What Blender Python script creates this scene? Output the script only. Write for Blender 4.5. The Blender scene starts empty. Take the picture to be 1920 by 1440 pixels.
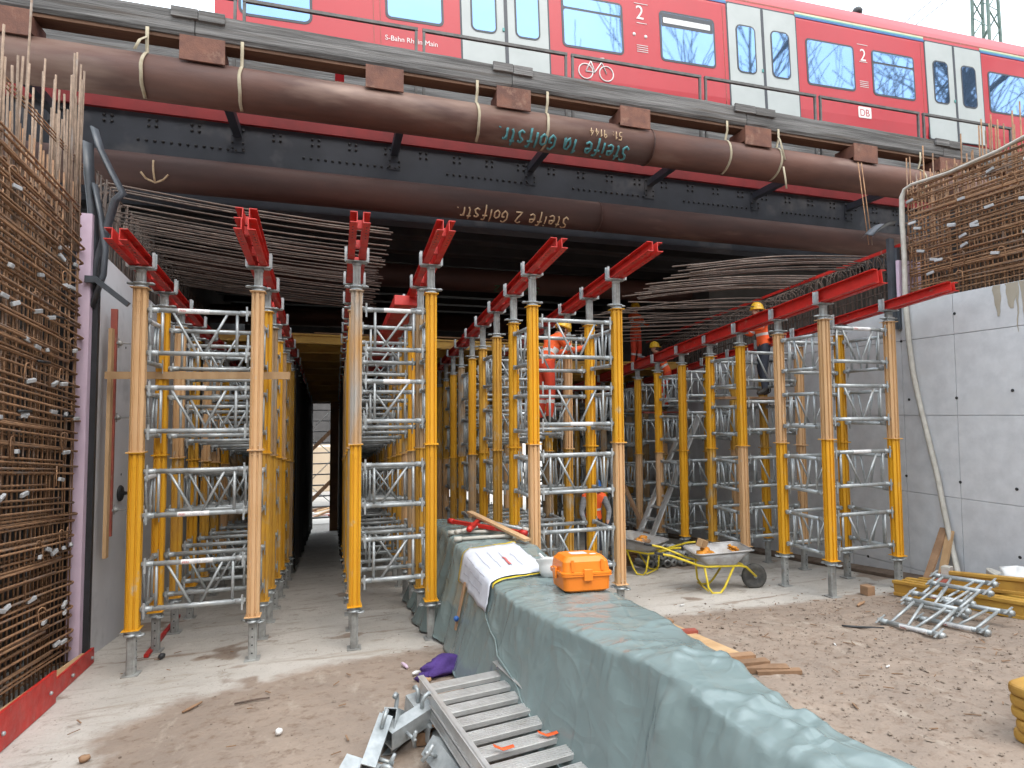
import bpy, bmesh, math, random
from mathutils import Vector, Matrix, noise
R = random.Random(7)
rad = math.radians
scene = bpy.context.scene
col = scene.collection

# ------------------------------------------------------------ camera
YAW, PITCH, ROLL = .2932, .0507, -.0058
fw = Vector((math.sin(YAW)*math.cos(PITCH), math.cos(YAW)*math.cos(PITCH), math.sin(PITCH)))
rt = Vector((math.cos(YAW), -math.sin(YAW), 0))
up = rt.cross(fw)
cr, cu = rt*math.cos(ROLL)+up*math.sin(ROLL), up*math.cos(ROLL)-rt*math.sin(ROLL)
cd = bpy.data.cameras.new('camera')
cam = bpy.data.objects.new('camera', cd)
col.objects.link(cam)
cd.sensor_width = 36
cd.lens = 1100*36/1920
cd.clip_end = 2000
cam.matrix_world = Matrix(((cr.x, cu.x, -fw.x, 0), (cr.y, cu.y, -fw.y, 0), (cr.z, cu.z, -fw.z, 2.0), (0, 0, 0, 1)))
scene.camera = cam

# ------------------------------------------------------------ sky and sun (bright overcast)
SUN_EL, SUN_AZ = rad(58), rad(165)      # azimuth from north (+y) clockwise; the sun is behind the camera
w = bpy.data.worlds.new('World')
scene.world = w
w.use_nodes = True
nt = w.node_tree
nt.nodes.clear()
sk = nt.nodes.new('ShaderNodeTexSky')
sk.sky_type = 'NISHITA'
sk.sun_disc = False
sk.sun_elevation = SUN_EL
sk.sun_rotation = SUN_AZ
sk.air_density = 1.0
sk.dust_density = 6.0
sk.ozone_density = 1.0
ov = nt.nodes.new('ShaderNodeMix')
ov.data_type = 'RGBA'
ov.inputs[0].default_value = .75
ov.inputs[7].default_value = (8.6, 9.4, 10.0, 1)     # the even veil of cloud
nt.links.new(sk.outputs[0], ov.inputs[6])
cn = nt.nodes.new('ShaderNodeTexNoise')
cn.inputs['Scale'].default_value = 2.2
cn.inputs['Detail'].default_value = 5
cm = nt.nodes.new('ShaderNodeMapRange')
cm.inputs[1].default_value = .3
cm.inputs[2].default_value = .7
cm.inputs[3].default_value = .62
cm.inputs[4].default_value = .86
nt.links.new(cn.outputs[0], cm.inputs[0])
nt.links.new(cm.outputs[0], ov.inputs[0])
bg = nt.nodes.new('ShaderNodeBackground')
bg.inputs[1].default_value = .15
wo = nt.nodes.new('ShaderNodeOutputWorld')
nt.links.new(ov.outputs[2], bg.inputs[0])
nt.links.new(bg.outputs[0], wo.inputs[0])
sd = bpy.data.lights.new('sun', 'SUN')
sd.energy = 0.6
sd.angle = rad(40)
sd.color = (1, .96, .9)
so = bpy.data.objects.new('sun', sd)
col.objects.link(so)
dv = Vector((math.sin(SUN_AZ)*math.cos(SUN_EL), math.cos(SUN_AZ)*math.cos(SUN_EL), math.sin(SUN_EL)))
so.rotation_euler = dv.to_track_quat('Z', 'Y').to_euler()
scene.view_settings.view_transform = 'Standard'
scene.view_settings.look = 'None'
scene.view_settings.gamma = 1
scene.view_settings.exposure = 1.15
scene.cycles.use_adaptive_sampling = True
scene.cycles.adaptive_threshold = .025
scene.cycles.max_bounces = 4
scene.cycles.diffuse_bounces = 2
scene.cycles.glossy_bounces = 2
scene.cycles.transmission_bounces = 2

# ------------------------------------------------------------ helpers
KF, MF = .1012, -.0151


def fl(x, y):
    """height of the road under the bridge: it falls away from the camera"""
    return -KF*y-MF*x


class MB:
    def __init__(s):
        s.v, s.f, s.m, s.sm = [], [], [], []

    def add(s, vs, fs, mi=0, smooth=False):
        o = len(s.v)
        s.v += [tuple(v) for v in vs]
        for q in fs:
            s.f.append(tuple(o+i for i in q))
            s.m.append(mi)
            s.sm.append(smooth)
        return s

    def box(s, x0, x1, y0, y1, z0, z1, M=None, mi=0):
        vs = [Vector((x, y, z)) for x in (x0, x1) for y in (y0, y1) for z in (z0, z1)]
        if M:
            vs = [M @ v for v in vs]
        return s.add(vs, [(0, 1, 3, 2), (4, 6, 7, 5), (0, 4, 5, 1), (2, 3, 7, 6), (0, 2, 6, 4), (1, 5, 7, 3)], mi)

    def bbox(s, x0, x1, y0, y1, z0, z1, b=.01, M=None, mi=0):
        """box with bevelled edges"""
        bm = bmesh.new()
        bmesh.ops.create_cube(bm, size=1)
        for v in bm.verts:
            v.co = Vector(((x0+x1)/2+v.co.x*(x1-x0), (y0+y1)/2+v.co.y*(y1-y0), (z0+z1)/2+v.co.z*(z1-z0)))
        bmesh.ops.bevel(bm, geom=bm.edges[:], offset=b, segments=2, affect='EDGES', profile=.5)
        bm.verts.index_update()
        s.add([(M @ v.co if M else v.co) for v in bm.verts], [[v.index for v in q.verts] for q in bm.faces], mi)
        bm.free()
        return s

    def beam(s, a, b, w, h, mi=0, upv=(0, 0, 1)):
        a, b = Vector(a), Vector(b)
        d = (b-a)
        L = d.length
        d.normalize()
        u = Vector(upv)
        if abs(d.dot(u)) > .98:
            u = Vector((0, 1, 0))
        r = d.cross(u).normalized()
        u = r.cross(d)
        M = Matrix(((d.x, r.x, u.x, a.x), (d.y, r.y, u.y, a.y), (d.z, r.z, u.z, a.z), (0, 0, 0, 1)))
        return s.box(0, L, -w/2, w/2, -h/2, h/2, M, mi)

    def tube(s, pts, r, n=8, mi=0, caps=True, smooth=True, closed=False, flat=1.0):
        pts = [Vector(p) for p in pts]
        N = len(pts)
        rs = r if isinstance(r, (list, tuple)) else [r]*N
        vs = []
        pu = None
        for i, p in enumerate(pts):
            if closed:
                t = pts[(i+1) % N]-pts[i-1]
            else:
                t = pts[min(i+1, N-1)]-pts[max(i-1, 0)]
            t.normalize()
            if pu is None:
                pu = Vector((0, 0, 1)) if abs(t.z) < .9 else Vector((1, 0, 0))
            a = t.cross(pu).normalized()
            b = a.cross(t).normalized()
            pu = b
            for j in range(n):
                q = 2*math.pi*j/n
                vs.append(p+a*(rs[i]*math.cos(q))+b*(rs[i]*flat*math.sin(q)))
        fs = []
        for i in range(N if closed else N-1):
            for j in range(n):
                i2 = (i+1) % N
                fs.append((i*n+j, i*n+(j+1) % n, i2*n+(j+1) % n, i2*n+j))
        if caps and not closed:
            fs.append(tuple(range(n-1, -1, -1)))
            fs.append(tuple((N-1)*n+j for j in range(n)))
        return s.add(vs, fs, mi, smooth)

    def lathe(s, prof, n=16, M=None, mi=0, smooth=True):
        """prof = [(radius, height)] round the local z axis"""
        vs = []
        for (r, z) in prof:
            for j in range(n):
                q = 2*math.pi*j/n
                v = Vector((r*math.cos(q), r*math.sin(q), z))
                vs.append(M @ v if M else v)
        fs = []
        for i in range(len(prof)-1):
            for j in range(n):
                fs.append((i*n+j, i*n+(j+1) % n, (i+1)*n+(j+1) % n, (i+1)*n+j))
        fs.append(tuple(range(n-1, -1, -1)))
        fs.append(tuple((len(prof)-1)*n+j for j in range(n)))
        return s.add(vs, fs, mi, smooth)

    def prism(s, poly, z0, z1, M=None, mi=0, smooth=False):
        n = len(poly)
        vs = [Vector((p[0], p[1], z)) for z in (z0, z1) for p in poly]
        if M:
            vs = [M @ v for v in vs]
        fs = [(j, (j+1) % n, n+(j+1) % n, n+j) for j in range(n)]
        s.add(vs, fs, mi, smooth)
        return s.add(vs, [tuple(range(n-1, -1, -1)), tuple(range(n, 2*n))], mi)

    def grid(s, P, nu, nv, mi=0, smooth=True):
        vs = [P(i, j) for i in range(nu) for j in range(nv)]
        return s.add(vs, [(i*nv+j, (i+1)*nv+j, (i+1)*nv+j+1, i*nv+j+1) for i in range(nu-1) for j in range(nv-1)], mi, smooth)

    def sphere(s, c, rx, ry, rz, n=12, m=8, mi=0, M=None, nz=0, seed=0):
        vs = []
        for i in range(m+1):
            a = -math.pi/2+math.pi*i/m
            for j in range(n):
                b = 2*math.pi*j/n
                d = Vector((math.cos(a)*math.cos(b), math.cos(a)*math.sin(b), math.sin(a)))
                k = 1+(nz*noise.noise(d*1.7+Vector((seed*3.1, seed, 0))) if nz else 0)
                v = Vector((d.x*rx*k, d.y*ry*k, d.z*rz*k))
                v = (M @ v if M else v)+Vector(c)
                vs.append(v)
        return s.add(vs, [(i*n+j, i*n+(j+1) % n, (i+1)*n+(j+1) % n, (i+1)*n+j) for i in range(m) for j in range(n)], mi, True)

    def mesh(s, name, mats):
        me = bpy.data.meshes.new(name)
        me.from_pydata(s.v, [], s.f)
        for m in (mats if isinstance(mats, (list, tuple)) else [mats]):
            me.materials.append(m)
        me.polygons.foreach_set('material_index', s.m)
        me.polygons.foreach_set('use_smooth', s.sm)
        me.update()
        return me

    def build(s, name, mats, parent=None, loc=(0, 0, 0), rot=(0, 0, 0)):
        return put(name, s.mesh(name, mats), parent, loc, rot)


def put(name, me, parent=None, loc=(0, 0, 0), rot=(0, 0, 0)):
    o = bpy.data.objects.new(name, me)
    col.objects.link(o)
    o.location = loc
    o.rotation_euler = rot
    if parent:
        o.parent = parent
    return o


def tag(o, label=None, cat=None, group=None, kind=None):
    if label:
        o['label'] = label
    if cat:
        o['category'] = cat
    if group:
        o['group'] = group
    if kind:
        o['kind'] = kind
    return o


def thing(name, label, cat, loc=(0, 0, 0), rot=(0, 0, 0), group=None):
    return tag(put(name, None, None, loc, rot), label, cat, group)


def copy_tree(o, parent=None):
    c = o.copy()
    col.objects.link(c)
    c.parent = parent
    for ch in list(o.children):
        copy_tree(ch, c)
    return c


def mat(name, c1, c2=None, scale=4, rough=.6, metal=0, bump=0, bscale=None, c3=None, s3=1.2, t3=.55, stretch=(1, 1, 1),
        rand=True, rvar=0, vary=0, spec=.5, coat=0, detail=3, fac=(.35, .65), trans=0):
    """noise-mixed principled material; c3 = large patches of dirt or wear with their own shape"""
    m = bpy.data.materials.new(name)
    m.use_nodes = True
    t = m.node_tree
    N, L = t.nodes, t.links
    p = N['Principled BSDF']
    p.inputs['Roughness'].default_value = rough
    p.inputs['Metallic'].default_value = metal
    p.inputs['Specular IOR Level'].default_value = spec
    if coat:
        p.inputs['Coat Weight'].default_value = coat
        p.inputs['Coat Roughness'].default_value = .08
    tc = N.new('ShaderNodeTexCoord')
    mp = N.new('ShaderNodeMapping')
    mp.inputs['Scale'].default_value = stretch
    L.new(tc.outputs['Object'], mp.inputs['Vector'])
    vec = mp.outputs[0]
    oi = N.new('ShaderNodeObjectInfo')
    if rand:
        ad = N.new('ShaderNodeVectorMath')
        ad.operation = 'ADD'
        ml = N.new('ShaderNodeMath')
        ml.operation = 'MULTIPLY'
        ml.inputs[1].default_value = 53
        L.new(oi.outputs['Random'], ml.inputs[0])
        L.new(vec, ad.inputs[0])
        L.new(ml.outputs[0], ad.inputs[1])
        vec = ad.outputs[0]

    def nz(sc, det=detail):
        n = N.new('ShaderNodeTexNoise')
        n.inputs['Scale'].default_value = sc
        n.inputs['Detail'].default_value = det
        n.inputs['Roughness'].default_value = .62
        L.new(vec, n.inputs['Vector'])
        return n.outputs[0]

    def ramp(src, a, b):
        r = N.new('ShaderNodeMapRange')
        r.inputs[1].default_value = a
        r.inputs[2].default_value = b
        L.new(src, r.inputs[0])
        return r.outputs[0]

    def mix(f, a, b):
        x = N.new('ShaderNodeMix')
        x.data_type = 'RGBA'
        if isinstance(f, float):
            x.inputs[0].default_value = f
        else:
            L.new(f, x.inputs[0])
        for k, q in ((6, a), (7, b)):
            if isinstance(q, tuple):
                x.inputs[k].default_value = (*q, 1)
            else:
                L.new(q, x.inputs[k])
        return x.outputs[2]
    c2 = c2 or tuple(q*.8 for q in c1)
    c = mix(ramp(nz(scale), *fac), c1, c2)
    if c3:
        c = mix(ramp(nz(s3, 4), t3, t3+.14), c, c3)
    if vary:
        hs = N.new('ShaderNodeHueSaturation')
        vr = N.new('ShaderNodeMapRange')
        vr.inputs[3].default_value = 1-vary
        vr.inputs[4].default_value = 1+vary
        L.new(oi.outputs['Random'], vr.inputs[0])
        L.new(vr.outputs[0], hs.inputs['Value'])
        L.new(c, hs.inputs['Color'])
        c = hs.outputs[0]
    L.new(c, p.inputs['Base Color'])
    if rvar:
        r = N.new('ShaderNodeMapRange')
        r.inputs[1].default_value = .3
        r.inputs[2].default_value = .7
        r.inputs[3].default_value = rough-rvar
        r.inputs[4].default_value = rough+rvar
        L.new(nz(scale*1.7), r.inputs[0])
        L.new(r.outputs[0], p.inputs['Roughness'])
    if bump:
        b = N.new('ShaderNodeBump')
        b.inputs['Strength'].default_value = bump
        b.inputs['Distance'].default_value = .02
        L.new(nz(bscale or scale*6, 3), b.inputs['Height'])
        L.new(b.outputs[0], p.inputs['Normal'])
    if trans:
        p.inputs['Transmission Weight'].default_value = trans
    return m


M = dict(
    yellow=mat('yellow_paint', (.74, .375, .020), (.68, .325, .016), 2, .42, bump=.03, c3=(.56, .44, .26), s3=7, t3=.64, vary=.10, stretch=(1, 1, .7), rvar=.08),
    ochre=mat('dirty_ochre_paint', (.62, .33, .035), (.50, .26, .04), 4, .55, bump=.06, c3=(.48, .40, .28), s3=5, t3=.56, vary=.14, stretch=(1, 1, .6)),
    grimy=mat('grimy_worn_paint', (.50, .33, .17), (.38, .25, .14), 5, .65, bump=.08, c3=(.36, .33, .29), s3=4, t3=.54, vary=.16, stretch=(1, 1, .5)),
    faded=mat('worn_yellow_paint', (.64, .405, .215), (.58, .345, .16), 3, .6, bump=.05, c3=(.48, .42, .35), s3=6, t3=.62, vary=.10, stretch=(1, 1, .5)),
    bare=mat('rubbed_aluminium_paint', (.42, .40, .37), (.56, .30, .09), 3.5, .55, bump=.08, vary=.08, stretch=(1, 1, .25)),
    galv=mat('galvanised_steel', (.46, .49, .50), (.30, .33, .34), 9, .45, .35, bump=.06, c3=(.36, .33, .28), s3=4, t3=.63, vary=.10, rvar=.1),
    galvd=mat('dirty_steel_tube', (.40, .41, .40), (.25, .25, .24), 7, .55, .3, bump=.08, c3=(.30, .24, .18), s3=5, t3=.6, vary=.08),
    red=mat('red_steel_paint', (.56, .026, .018), (.42, .018, .014), 5, .48, bump=.08, c3=(.40, .17, .13), s3=10, t3=.60, vary=.10, rvar=.1),
    redraw=mat('red_primer_worn', (.34, .085, .06), (.24, .06, .045), 5, .6, bump=.1, c3=(.34, .20, .14), s3=5, t3=.58),
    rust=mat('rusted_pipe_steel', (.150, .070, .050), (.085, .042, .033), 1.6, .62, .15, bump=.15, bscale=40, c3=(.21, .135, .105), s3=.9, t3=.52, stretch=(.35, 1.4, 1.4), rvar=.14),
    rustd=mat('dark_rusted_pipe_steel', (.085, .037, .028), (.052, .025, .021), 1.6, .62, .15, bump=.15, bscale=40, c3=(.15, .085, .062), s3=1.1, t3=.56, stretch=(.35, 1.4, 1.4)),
    rustp=mat('rusty_steel_plate', (.19, .080, .050), (.115, .048, .034), 5, .75, bump=.3, bscale=45, c3=(.25, .14, .095), s3=4, t3=.58, vary=.12),
    rebars=mat('grey_brown_rebar', (.30, .215, .155), (.20, .14, .10), 12, .8, bump=.35, bscale=60, c3=(.30, .27, .25), s3=2, t3=.6, vary=.2),
    rebar=mat('rusty_rebar', (.34, .190, .098), (.20, .11, .062), 12, .8, bump=.35, bscale=60, c3=(.22, .17, .14), s3=2.0, t3=.55, vary=.22),
    rebard=mat('dark_rebar', (.115, .078, .060), (.066, .050, .043), 10, .75, .1, bump=.25, bscale=50, c3=(.20, .16, .13), s3=2.2, t3=.56, vary=.25),
    girder=mat('blue_grey_girder_paint', (.050, .056, .072), (.036, .041, .053), 1.4, .5, .05, bump=.05, c3=(.12, .118, .125), s3=.8, t3=.58),
    dark=mat('dark_steel', (.035, .034, .037), (.020, .020, .022), 1.5, .6, .1, bump=.08, c3=(.05, .040, .034), s3=.9, t3=.55),  # plain near-black steel colour with faint brownish patches
    redbeam=mat('red_bridge_flange', (.26, .013, .015), (.19, .010, .012), 2, .6, bump=.06, stretch=(1, 1, 1)),
    timber=mat('weathered_timber', (.205, .20, .195), (.075, .072, .070), 5, .85, bump=.7, bscale=18, c3=(.085, .068, .055), s3=4, t3=.56, stretch=(.12, 2, 3), vary=.12),
    timberu=mat('brown_timber', (.16, .085, .050), (.10, .052, .032), 3, .85, bump=.3, bscale=18, stretch=(.15, 2, 3)),
    conc=mat('formed_concrete', (.60, .61, .63), (.51, .52, .54), 5, .75, bump=.08, bscale=40, c3=(.54, .545, .555), s3=.8, t3=.55, rand=False, detail=5),
    concl=mat('pale_formed_concrete', (.68, .68, .70), (.61, .61, .635), 1.3, .7, bump=.05, bscale=30, c3=(.41, .41, .43), s3=.8, t3=.58, rand=False),
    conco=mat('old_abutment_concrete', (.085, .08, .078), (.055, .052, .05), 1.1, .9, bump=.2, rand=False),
    stain=mat('dried_grout_runs', (.37, .335, .27), (.33, .29, .23), 3, .85, bump=.15),
    pink=mat('pink_insulation', (.62, .49, .60), (.57, .44, .55), 5, .8),
    black=mat('black_rubber', (.028, .03, .034), (.018, .02, .022), 6, .5, bump=.08),
    blackg=mat('grey_black_membrane', (.085, .095, .11), (.05, .058, .068), 3, .38, bump=.1),
    wood=mat('sawn_pine', (.54, .36, .20), (.42, .26, .13), 5, .75, bump=.1, stretch=(1, 1, .2), vary=.15),
    woodo=mat('old_board', (.33, .20, .115), (.22, .13, .075), 5, .8, bump=.15, vary=.2),
    formply=mat('formwork_plywood', (.26, .13, .055), (.17, .085, .038), 2, .7, bump=.08),
    hbeam=mat('yellow_formwork_beam', (.50, .29, .05), (.36, .19, .035), 4, .6, bump=.1, c3=(.24, .13, .045), s3=3, t3=.60, vary=.12, stretch=(.5, .5, 1)),
    tarp=mat('grey_green_tarpaulin', (.205, .262, .260), (.180, .236, .234), 1.2, .20, bump=.02, bscale=60, c3=(.22, .275, .27), s3=1.3, t3=.64, rand=False, rvar=.07, spec=.5),
    paper=mat('paper_plan', (.60, .62, .68), (.54, .56, .62), 14, .7, bump=.06, bscale=7),
    ink=mat('print_ink_grey', (.46, .46, .52), (.40, .40, .46), 8, .8),
    orange=mat('orange_plastic', (.86, .235, .018), (.82, .215, .016), 4, .38, bump=.03),
    white=mat('white_plastic', (.78, .78, .77), (.70, .70, .69), 4, .45, vary=.05),
    alu=mat('aluminium', (.66, .66, .65), (.56, .555, .545), 5, .38, .6, bump=.03, c3=(.46, .43, .39), s3=5, t3=.64, rvar=.1),
    purple=mat('purple_cloth', (.075, .035, .20), (.045, .02, .13), 6, .85, bump=.3),
    barrow=mat('galvanised_tray', (.42, .42, .42), (.27, .26, .25), 6, .5, .35, bump=.1, c3=(.36, .33, .29), s3=3, t3=.52),
    byellow=mat('yellow_tube_paint', (.72, .56, .035), (.60, .45, .03), 6, .45, c3=(.36, .29, .12), s3=6, t3=.62),
    tyre=mat('tyre_rubber', (.035, .035, .035), (.10, .095, .085), 6, .8, bump=.2),
    hivis=mat('orange_hi_vis', (.90, .125, .022), (.80, .10, .02), 5, .7, bump=.25, bscale=14),
    hired=mat('red_orange_work_trousers', (.70, .06, .022), (.58, .05, .02), 5, .75, bump=.25, bscale=14),
    reflect=mat('reflective_tape', (.66, .64, .62), (.58, .56, .54), 5, .5),
    navy=mat('dark_work_trousers', (.045, .052, .072), (.03, .035, .05), 6, .85, bump=.25, bscale=14),
    grey=mat('grey_knit', (.25, .26, .28), (.16, .165, .18), 16, .9, bump=.2, stretch=(.4, .4, 3)),
    skin=mat('skin', (.46, .25, .17), (.40, .21, .14), 5, .55),
    helmet=mat('yellow_helmet', (.80, .47, .03), (.74, .42, .025), 4, .35),
    helmetb=mat('blue_helmet', (.03, .13, .42), (.03, .11, .36), 4, .35),
    hair=mat('dark_hair', (.03, .022, .018), None, 5, .7),
    boot=mat('dark_boots', (.05, .045, .04), None, 5, .7),
    trainred=mat('train_red', (.46, .016, .026), (.42, .014, .023), .7, .34, coat=.15, rand=False, c3=(.36, .018, .026), s3=1.4, t3=.6, stretch=(1, 1, .3)),
    trainroof=mat('train_roof_red', (.42, .045, .055), (.36, .035, .045), .8, .5, rand=False),
    door=mat('train_door_grey', (.43, .46, .45), (.39, .42, .41), 1.5, .42),
    glass=mat('coated_window_glass', (.20, .33, .54), (.185, .31, .52), 1, .03, .85),
    winframe=mat('window_rubber', (.045, .05, .062), None, 5, .45),
    tblue=mat('stripe_blue', (.05, .15, .38), None, 2, .4),
    tteal=mat('stripe_teal', (.10, .38, .36), None, 2, .4),
    tcream=mat('stripe_cream', (.62, .64, .42), None, 2, .4),
    wpaint=mat('white_lettering', (.80, .76, .74), None, 3, .5),
    pinkprint=mat('pale_red_print', (.62, .16, .15), None, 3, .5),
    sling=mat('pale_webbing', (.42, .37, .27), (.33, .28, .19), 8, .8, bump=.15),
    hose=mat('white_fire_hose', (.52, .50, .45), (.42, .40, .355), 9, .8, bump=.15, c3=(.42, .39, .33), s3=3, t3=.6),
    railsteel=mat('dark_rail_steel', (.13, .125, .12), (.08, .078, .075), 6, .6, .2),
    chalkt=mat('teal_spray_paint', (.075, .27, .30), (.10, .20, .20), 25, .8, fac=(.4, .75)),
    chalkc=mat('cream_chalk', (.58, .43, .27), (.40, .27, .17), 25, .85, fac=(.4, .75)),
    chalkg=mat('green_spray_paint', (.03, .16, .07), None, 20, .8),
    clip=mat('grey_spacer', (.47, .48, .49), (.36, .37, .38), 12, .7, vary=.15),
    mast=mat('green_mast_paint', (.13, .19, .16), (.10, .15, .13), 5, .6),
    bark=mat('bark', (.10, .08, .07), (.06, .05, .045), 8, .9, bump=.3),
    pebble=mat('clods_and_stones', (.27, .215, .17), (.18, .14, .11), 9, .95, bump=.3),
    mud=mat('dark_soil', (.17, .125, .095), (.11, .08, .06), 6, .95, bump=.4),
    beige=mat('beige_panel', (.62, .50, .36), (.56, .44, .31), 1, .7),
    ambar=mat('amber_plastic', (.72, .30, .03), (.58, .22, .02), 7, .5, bump=.15),
    stickerred=mat('sticker_red', (.58, .05, .045), None, 3, .5),
    sticker=mat('sticker_white', (.74, .74, .74), (.62, .62, .62), 20, .5),
)


# sheet plastic: long sharp creases in the bump, dusty film
_t = M['tarp'].node_tree
_p = _t.nodes['Principled BSDF']
_tc = _t.nodes.new('ShaderNodeTexCoord')
_prev = None
for _sc, _st, _w in ((1.3, (1.0, 2.2, 1.0), 1.0), (2.4, (2.0, .6, 1.4), .7), (5.0, (1.0, 1.0, 1.0), .35)):
    _mp = _t.nodes.new('ShaderNodeMapping')
    _mp.inputs['Scale'].default_value = _st
    _mp.inputs['Rotation'].default_value = (.3, .2, _sc)
    _t.links.new(_tc.outputs['Object'], _mp.inputs[0])
    _n = _t.nodes.new('ShaderNodeTexNoise')
    _n.inputs['Scale'].default_value = _sc
    _n.inputs['Detail'].default_value = 1
    _t.links.new(_mp.outputs[0], _n.inputs['Vector'])
    _a = _t.nodes.new('ShaderNodeMath')
    _a.operation = 'SUBTRACT'
    _a.inputs[1].default_value = .5
    _t.links.new(_n.outputs[0], _a.inputs[0])
    _b = _t.nodes.new('ShaderNodeMath')
    _b.operation = 'ABSOLUTE'
    _t.links.new(_a.outputs[0], _b.inputs[0])
    _c = _t.nodes.new('ShaderNodeMapRange')
    _c.inputs[1].default_value = 0
    _c.inputs[2].default_value = .07
    _c.inputs[3].default_value = _w
    _c.inputs[4].default_value = 0
    _t.links.new(_b.outputs[0], _c.inputs[0])
    if _prev is None:
        _prev = _c.outputs[0]
    else:
        _d = _t.nodes.new('ShaderNodeMath')
        _d.operation = 'ADD'
        _t.links.new(_prev, _d.inputs[0])
        _t.links.new(_c.outputs[0], _d.inputs[1])
        _prev = _d.outputs[0]
_bp = _t.nodes.new('ShaderNodeBump')
_bp.inputs['Strength'].default_value = .4
_bp.inputs['Distance'].default_value = .012
_t.links.new(_prev, _bp.inputs['Height'])
_t.links.new(_bp.outputs[0], _p.inputs['Normal'])


def ribbon(m, pts, w_, t_, wv=(1, 0, 0)):
    """flat ribbon along pts; its width runs along wv"""
    wv = Vector(wv)
    P = [Vector(p) for p in pts]
    n = len(P)
    vs = []
    for i, p in enumerate(P):
        d = (P[min(i+1, n-1)]-P[max(i-1, 0)]).normalized()
        nrm = d.cross(wv).normalized()
        for a, b in ((-1, -1), (1, -1), (1, 1), (-1, 1)):
            vs.append(p+wv*(a*w_/2)+nrm*(b*t_/2))
    fs = [(i*4+k_, i*4+(k_+1) % 4, (i+1)*4+(k_+1) % 4, (i+1)*4+k_) for i in range(n-1) for k_ in range(4)]+[(3, 2, 1, 0), tuple((n-1)*4+k_ for k_ in range(4))]
    m.add(vs, fs, 0, True)


def text_geo(s, size):
    """flat glyph mesh of a string: verts (x,y) with the origin at the left of the baseline"""
    c = bpy.data.curves.new('t', 'FONT')
    c.body = s
    c.size = size
    o = bpy.data.objects.new('t', c)
    col.objects.link(o)
    bpy.context.view_layer.update()
    me = bpy.data.meshes.new_from_object(o.evaluated_get(bpy.context.evaluated_depsgraph_get()))
    v = [tuple(q.co) for q in me.vertices]
    f = [tuple(p.vertices) for p in me.polygons]
    bpy.data.objects.remove(o)
    bpy.data.curves.remove(c)
    bpy.data.meshes.remove(me)
    return v, f


# ------------------------------------------------------------ ground
def sm(a, b, x):
    t = max(0, min(1, (x-a)/(b-a)))
    return t*t*(3-2*t)


def nn(x, y, s, o=3):
    return noise.fractal(Vector((x*s, y*s, 3.3)), 1, 2, o)


def dirt_at(x, y):
    """how much soil lies on the concrete at a place (0 bare concrete, 1 soil) and how rough it is"""
    n = nn(x, y, .55, 4)*.5+nn(x+9, y, 2.3, 3)*.22
    right = sm(2.2, 3.2, x)*sm(7.35, 6.3, y+.25*n+.10*(x-4))
    left = sm(6.9, 5.9, y+1.1*n-.18*(x+1))*sm(-2.35, -1.1, x+.9*n)*sm(2.6, 2.0, x)*.85
    film = .22+.35*max(0, n)
    line = 0
    if x < 1.4:
        line = math.exp(-((y-7.92+.12*n+.03*x)/.045)**2)
    elif x > 4.6:
        line = math.exp(-((y-7.15+.10*n-.05*(x-6.5))/.05)**2)
    spot = sm(.42, .62, nn(x+31, y+7, 1.1, 3))*.8 if y < 11 else 0
    return max(right, left, film*.6, line*.75*(.6+n), spot*.8)+n*.18, right


def gz(x, y):
    yy = max(-12, min(36, y))
    xx = max(-8, min(12, x))
    return fl(xx, yy)


def axis(lo, hi, a, b, step, far):
    v = []
    t = a
    while t <= b+1e-6:
        v.append(t)
        t += step
    d = step*2
    t = a
    while t > lo:
        t -= d
        d *= 1.35
        v.insert(0, max(t, lo))
    d = step*2
    t = b
    while t < hi:
        t += d
        d *= 1.35
        v.append(min(t, hi))
    return v


gx = axis(-400, 400, -3.2, 8.9, .05, 0)
gy = axis(-60, 600, 1.4, 12.5, .05, 0)
gv, gd = [], []
for x in gx:
    for y in gy:
        d, rgh = dirt_at(x, y)
        z = gz(x, y)
        if -3.4 < x < 9 and 1 < y < 13:
            z += rgh*(.012+.030*nn(x, y, 2.2, 3)*.5+.014*nn(x, y, 9, 2))+.004*d*nn(x, y, 5, 2)
            z -= .006
            rut = math.exp(-((x-5.0-.35*math.sin(y*.7))/.16)**2)+math.exp(-((x-6.3-.3*math.sin(y*.7+.4))/.16)**2)
            z -= rgh*.022*rut*(.6+.4*math.sin(y*21))
            foot = noise.cell(Vector((x*3.1+y*.8, y*1.7, 1)))
            z -= .012*sm(.6, .9, foot)*max(rgh, .3*d)
        gv.append((x, y, z))
        gd.append(d)
ny = len(gy)
gf = [(i*ny+j, (i+1)*ny+j, (i+1)*ny+j+1, i*ny+j+1) for i in range(len(gx)-1) for j in range(ny-1)]
me = bpy.data.meshes.new('ground')
me.from_pydata(gv, [], gf)
at = me.attributes.new('dirt', 'FLOAT', 'POINT')
at.data.foreach_set('value', gd)
me.polygons.foreach_set('use_smooth', [True]*len(gf))
gm = bpy.data.materials.new('concrete_with_soil')
gm.use_nodes = True
N, L = gm.node_tree.nodes, gm.node_tree.links
pb = N['Principled BSDF']
pb.inputs['Specular IOR Level'].default_value = .3
tc = N.new('ShaderNodeTexCoord')


def gnoise(s, d=4, st=None):
    d = min(d, 5)
    n = N.new('ShaderNodeTexNoise')
    n.inputs['Scale'].default_value = s
    n.inputs['Detail'].default_value = d
    n.inputs['Roughness'].default_value = .65
    if st:
        mp = N.new('ShaderNodeMapping')
        mp.inputs['Scale'].default_value = st
        L.new(tc.outputs['Object'], mp.inputs[0])
        L.new(mp.outputs[0], n.inputs['Vector'])
    else:
        L.new(tc.outputs['Object'], n.inputs['Vector'])
    return n.outputs[0]


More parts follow.
